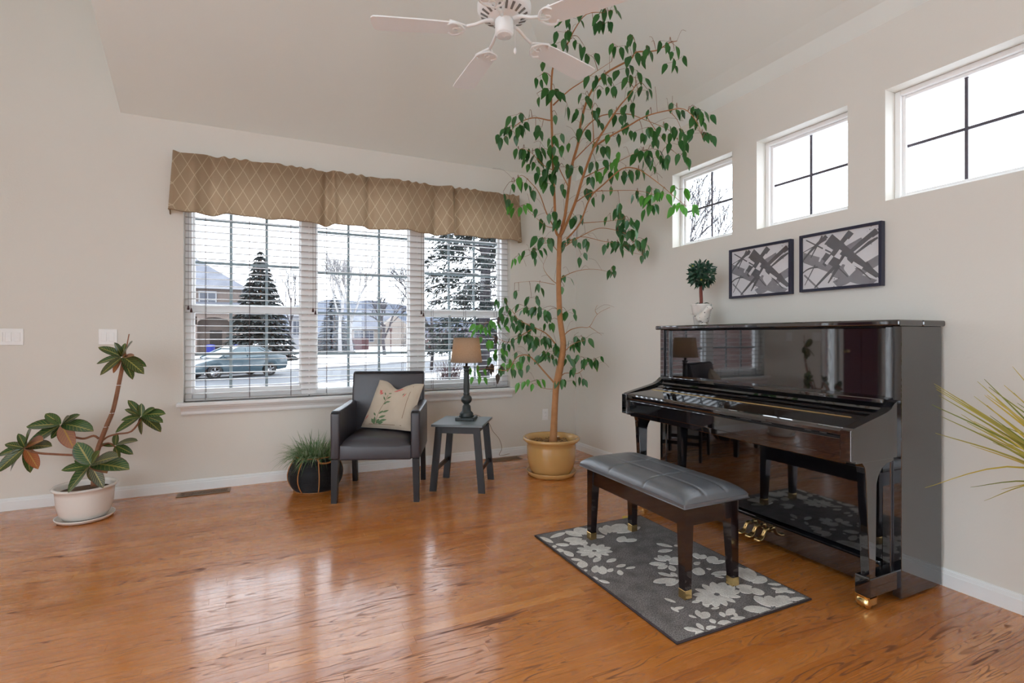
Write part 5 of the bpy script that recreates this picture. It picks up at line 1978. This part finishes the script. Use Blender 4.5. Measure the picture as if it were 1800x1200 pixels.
M['greybark'] = simple('winter_bark', (0.0425, 0.0375, 0.0425, 1), .9)
M['birch'] = simple('birch_bark', (0.21, 0.2, 0.2, 1), .8, var=.3, vscale=4)
M['redtwig'] = simple('red_twigs', (0.05, 0.0225, 0.0225, 1), .9)
b1 = at(676, 614, 55)
limb_tree('bare_tree', 'bare dark-trunked tree in the snowy yard outside the middle window', (b1.x, b1.y, GZ), 9.5, .20, 31, M['greybark'], 5)
for (px, dd, sd, lab) in ((598, 56, 41, 'pale birch with straight trunk in front of the blue spruce'), (619, 58, 43, 'slim pale birch to the right of the blue spruce')):
    b2 = at(px, 616, dd)
    limb_tree('bare_birch', lab, (b2.x, b2.y, GZ), 13, .22, sd, M['birch'], 5, .30, group='bare birches in the yard')
b3 = at(512, 618, 66)
limb_tree('bare_tree', 'thin bare tree between the tall spruce and the white house outside', (b3.x, b3.y, GZ), 13, .15, 57, M['greybark'], 5, .32)
b4 = at(758, 640, 30)
limb_tree('bare_tree', 'tangled bare tree filling the right window unit behind the pine', (b4.x, b4.y, GZ), 9, .10, 77, M['greybark'], 6, .7)
b5 = at(1150, 640, 11)
limb_tree('bare_tree', 'bare tree whose twigs show in the first high window', (b5.x, b5.y, GZ), 6.2, .07, 91, M['greybark'], 6, .55)
# pine with drooping boughs outside the right window unit
pb = at(850, 655, 24)
PN = thing('pine_tree', 'large dark pine with drooping boughs outside the right window unit', 'tree', (pb.x, pb.y, GZ))
MB().tube([(0, 0, 0), (.1, 0, 5), (0, .1, 10), (0, 0, 14)], [.30, .24, .16, .05], 10).build('trunk', M['greybark'], PN)
rp = random.Random(15)
nd, bg_ = MB(), MB()
for i in range(84):
    z = 1.2 + 12 * (i / 84)
    q = i * 2.399 + rp.uniform(-.3, .3)
    L_ = (3.9 - z * .20) * rp.uniform(.75, 1.1)
    d = Vector((math.cos(q), math.sin(q), .25))
    ps = [Vector((0, 0, z)) + d * (L_ * t) - Vector((0, 0, .30 * L_ * t * t)) for t in [k / 6 for k in range(7)]]
    bg_.tube(ps, [.05 * (1 - k / 8) for k in range(7)], 5)
    for k in range(150):
        t = rp.uniform(.3, 1.0) * 6
        j = min(int(t), 5)
        p = ps[j] + (ps[j + 1] - ps[j]) * (t - j) + Vector((rp.gauss(0, .20), rp.gauss(0, .20), rp.gauss(-.08, .14)))
        dd = Vector((d.x + rp.uniform(-.9, .9), d.y + rp.uniform(-.9, .9), rp.uniform(-.6, .5)))
        nd.leaf(p, dd, (rp.uniform(-.5, .5), rp.uniform(-.5, .5), 1), rp.uniform(.24, .42), .15, .2, .5, 2)
bg_.build('boughs', M['greybark'], PN)
nd.build('needles', leafmat('pine_needles', [(0.005, 0.011, 0.01, 1), (0.01, 0.019, 0.017, 1), (0.0225, 0.03, 0.0275, 1)], .8, 0.0), PN, 'stuff')
# shrub near the right window unit, brown hedge beyond
sb = fl(790, 668, GZ)
SH = thing('bare_shrub', 'low reddish bare shrub in the snow outside the right window', 'shrub', (sb.x, sb.y, GZ))
m_ = MB()
for i in range(150):
    q, tl = rp.uniform(0, 6.28), rp.uniform(.1, .9)
    d = Vector((math.cos(q) * math.sin(tl), math.sin(q) * math.sin(tl), math.cos(tl)))
    L_ = rp.uniform(.5, 1.15)
    p0 = Vector((rp.gauss(0, .25), rp.gauss(0, .25), 0))
    m_.tube([p0, p0 + d * L_ * .6, p0 + d * L_ + Vector((rp.gauss(0, .1), rp.gauss(0, .1), 0))], [.012, .008, .004], 4)
m_.build('bare_twigs', M['redtwig'], SH, 'stuff')
hb = at(768, 602, 70)
HG = thing('brown_hedge', 'brown bare hedge across the street outside the right window', 'hedge', (hb.x, hb.y, GZ))
m_ = MB()
for i in range(700):
    p0 = Vector((rp.uniform(-1.5, 15), rp.gauss(0, .8), 0))
    m_.tube([p0, p0 + Vector((rp.gauss(0, .4), rp.gauss(0, .4), rp.uniform(1.2, 3.4)))], [.06, .02], 4)
m_.build('bare_twigs', M['redtwig'], HG, 'stuff')

# houses
M['siding'] = simple('tan_siding', (0.095, 0.0725, 0.0625, 1), .8, var=.1, vscale=2)
M['siding2'] = simple('cream_stucco', (0.16, 0.135, 0.1175, 1), .8)
M['siding3'] = simple('white_siding', (0.18, 0.18, 0.19, 1), .8)
M['brickm'] = simple('tan_brick', (0.13, 0.1, 0.085, 1), .9, var=.25, vscale=6)
M['roofm'] = simple('snowy_shingles', (0.1, 0.105, 0.125, 1), .9, var=.45, vscale=.8)
M['wpaint'] = simple('house_trim_white', (0.19, 0.19, 0.2, 1), .7)
M['dkglass'] = simple('dark_house_window', (0.025, 0.03, 0.045, 1), .15)
M['doorway'] = simple('dark_doorway', (0.015, 0.011, 0.01, 1), .8)


def house_window(root, x0, x1, z0, z1, y):
    f = MB()
    t = .12
    f.box(x0 - t, x0, y - .08, y + .02, z0 - t, z1 + t)
    f.box(x1, x1 + t, y - .08, y + .02, z0 - t, z1 + t)
    f.box(x0, x1, y - .08, y + .02, z1, z1 + t)
    f.box(x0, x1, y - .08, y + .02, z0 - t, z0)
    f.box((x0 + x1) / 2 - .04, (x0 + x1) / 2 + .04, y - .06, y + .02, z0, z1)
    f.box(x0, x1, y - .06, y + .02, (z0 + z1) / 2 - .04, (z0 + z1) / 2 + .04)
    fo_ = f.build('window_frame', M['wpaint'], root)
    MB().box(x0, x1, y - .03, y + .01, z0, z1).build('pane', M['dkglass'], fo_)


def hip_roof(root, x0, x1, y0, y1, ze, zr, ov=.5, inset=None):
    x0, x1, y0, y1 = x0 - ov, x1 + ov, y0 - ov, y1 + ov
    ins = (y1 - y0) / 2 if inset is None else inset
    ym = (y0 + y1) / 2
    v = [(x0, y0, ze), (x1, y0, ze), (x1, y1, ze), (x0, y1, ze), (x0 + ins, ym, zr), (x1 - ins, ym, zr),
         (x0, y0, ze - .25), (x1, y0, ze - .25), (x1, y1, ze - .25), (x0, y1, ze - .25)]
    MB().add(v, [(0, 1, 5, 4), (1, 2, 5), (2, 3, 4, 5), (3, 0, 4), (9, 8, 7, 6)]).build('roof', M['roofm'], root)
    MB().add(v, [(0, 6, 7, 1), (1, 7, 8, 2), (2, 8, 9, 3), (3, 9, 6, 0)]).build('fascia', M['wpaint'], root)


H1 = thing('neighbour_house', 'two-storey tan house with arched porch across the street at left', 'house', (-9.0, 62, GZ))
MB().box(-7, 6.0, 0, 11, 0, 7.2).build('wall', M['siding'], H1)
MB().box(1.2, 2.1, -1.6, 0, 0, 4.0).build('porch_pier', M['brickm'], H1)
MB().box(5.1, 6.0, -1.6, 0, 0, 4.0).build('porch_pier', M['brickm'], H1)
ar = [(1.2, 4.6), (1.2, 3.2), (2.1, 3.2)] + [(3.6 - 1.5 * math.cos(math.pi * i / 12), 3.2 + .75 * math.sin(math.pi * i / 12)) for i in range(1, 12)] + [(5.1, 3.2), (6.0, 3.2), (6.0, 4.6)]
MB().prism(ar, 'y', -1.6, -1.2).build('porch_arch', M['brickm'], H1)
MB().add([(.8, -2.0, 4.6), (6.4, -2.0, 4.6), (6.4, .0, 5.6), (.8, .0, 5.6), (.8, -2.0, 4.4), (6.4, -2.0, 4.4), (6.4, 0, 4.4), (.8, 0, 4.4)],
         [(0, 1, 2, 3), (7, 6, 5, 4), (0, 4, 5, 1), (1, 5, 6, 2), (3, 7, 4, 0)]).build('porch_roof', M['roofm'], H1)
MB().box(3.1, 4.2, -.06, .05, .1, 2.6).build('front_door', M['doorway'], H1)
MB().box(-2.5, 1.1, -.35, .05, 0, 4.3).build('stone_front', M['brickm'], H1)
house_window(H1, -.9, .2, 1.0, 3.6, -.37)
house_window(H1, -.9, .4, 5.0, 6.6, -.02)
house_window(H1, 2.2, 3.6, 5.0, 6.6, -.02)
hip_roof(H1, -7, 6.0, 0, 11, 7.2, 11.2)
for s_, (px, nm) in zip((0, 1), ((370, 'blue recycling bin standing on the far porch'), (414, 'blue recycling bin beside the tall spruce'))):
    pb_ = at(px, 622, 51.3)
    BB = thing('recycling_bin', nm, 'bin', (pb_.x, pb_.y, GZ))
    MB().lathe([(0, 0), (.34, 0), (.42, 1.0), (.44, 1.0)], n=16).build('bin_body', simple('blue_plastic', (0.015, 0.025, 0.21, 1), .4), BB)
    MB().lathe([(.46, 1.0), (.46, 1.07), (.3, 1.15), (0, 1.18)], n=16).build('bin_lid', simple('blue_plastic_lid', (0.015, 0.025, 0.19, 1), .4), BB)
h3 = at(527, 618, 76)
H3 = thing('white_house', 'white sided house peeking out right of the tall spruce', 'house', (h3.x, h3.y, GZ))
MB().box(-1.4, 1.1, 0, 6, 0, 5.2).build('wall', M['siding3'], H3)
house_window(H3, -.9, .1, 2.2, 4.2, -.02)
hip_roof(H3, -1.4, 1.1, 0, 6, 5.2, 6.2, .3, 1.2)
h2 = at(662, 606, 100)
H2 = thing('cream_house', 'cream bungalow with grey roof beyond the yard outside the middle window', 'house', (h2.x, h2.y, GZ))
MB().box(-7, 7.5, 0, 9, 0, 3.6).build('wall', M['siding2'], H2)
MB().box(1.0, 5.5, -2, 0, 0, 3.9).build('garage_wing', M['siding2'], H2)
MB().prism([(.6, 3.9), (5.9, 3.9), (3.25, 6.0)], 'y', -2.3, 1.5).build('gable', M['siding2'], H2)
house_window(H2, -4.2, -2.6, 1.0, 3.0, -.02)
house_window(H2, -2.2, -.6, 1.0, 3.0, -.02)
MB().box(6.0, 7.0, -.1, .05, .1, 2.5).build('garage_door', M['dkglass'], H2)
hip_roof(H2, -7, 7.5, 0, 9, 3.6, 7.2, .6)
# red fence
f0, f1 = at(552, 617, 70), at(648, 612, 76)
FE = thing('red_fence', 'weathered red board fence in the snow outside the middle window', 'fence', (f0.x, f0.y, GZ), math.atan2(f1.y - f0.y, f1.x - f0.x))
Lf = (f1 - f0).length
nb = 34
M['fence'] = simple('dull_red_fence_boards', (0.05, 0.02, 0.0225, 1), .9, var=.2, vscale=2)
me = None
for i in range(nb):
    if me is None:
        o = MB().box(0, Lf / nb - .02, -.03, .03, 0, 1.75).build('board', M['fence'], FE)
        me = o.data
    else:
        o = link('board', me, FE)
    o.location.x = i * Lf / nb
for z in (.4, 1.4):
    MB().box(0, Lf, .03, .10, z, z + .1).build('rail', M['fence'], FE)
sg = at(590, 607, 66)
SG = thing('red_sign', 'small red sign standing in front of the red fence', 'sign', (sg.x, sg.y, GZ))
MB().box(-.45, .45, -.03, .03, .55, 1.6, .02).build('sign_board', simple('bright_red_board', (0.2, 0.01, 0.01, 1), .5), SG)
MB().box(-.05, .05, .03, .10, 0, 1.4).build('sign_post', M['greybark'], SG)
lpst = at(687, 604, 62)
LP = thing('lamp_post', 'thin dark post in the snowy yard outside the middle window', 'post', (lpst.x, lpst.y, GZ))
MB().tube([(0, 0, 0), (0, 0, 2.6)], .06, 8).build('pole', M['redtwig'], LP)
MB().box(-.14, .14, -.14, .14, 2.6, 2.95, .03).build('lantern', M['redtwig'], LP)
# far hills
hl = MB()
rh = random.Random(2)
prof_h = []
for i in range(81):
    a = R(-40) + R(110) * i / 80
    hgt = 14 + 9 * math.sin(a * 5 + 1) + 6 * math.sin(a * 11) + rh.uniform(-1, 1)
    prof_h.append((a, max(5, hgt)))
vs_, fs = [], []
for a, hh in prof_h:
    vs_ += [(380 * math.sin(a), 380 * math.cos(a), GZ - .5), (400 * math.sin(a), 400 * math.cos(a), GZ + hh), (450 * math.sin(a), 450 * math.cos(a), GZ - .5)]
for i in range(80):
    a = 3 * i
    fs += [(a, a + 3, a + 4, a + 1), (a + 1, a + 4, a + 5, a + 2)]
hl.add(vs_, fs, True)
struct(hl, 'hills', simple('hazy_blue_hills', (0.065, 0.075, 0.1, 1), 1.0, var=.3, vscale=.05))
# brick wing of this house, mirrored in the piano
bt = NT('red_brick_wall')
bn = bt.n('ShaderNodeTexBrick')
bn.inputs['Scale'].default_value = 1.0
bn.inputs['Brick Width'].default_value = .22
bn.inputs['Row Height'].default_value = .072
bn.inputs['Mortar Size'].default_value = .008
bn.inputs['Color1'].default_value = (0.13, 0.07, 0.06, 1)
bn.inputs['Color2'].default_value = (0.16, 0.095, 0.08, 1)
bn.inputs['Mortar'].default_value = (0.18, 0.165, 0.155, 1)
mpb = bt.n('ShaderNodeMapping')
mpb.inputs['Rotation'].default_value = (R(90), 0, R(90))
tcb = bt.n('ShaderNodeTexCoord')
bt.l(tcb.outputs['Object'], mpb.inputs[0])
bt.l(mpb.outputs[0], bn.inputs['Vector'])
bt.l(bn.outputs[0], bt.b.inputs['Base Color'])
bt.set(Roughness=.9)
struct(MB().box(-9, -4.4, YW + 1.2, 12, GZ, 4.2), 'wall_exterior', bt.mat)
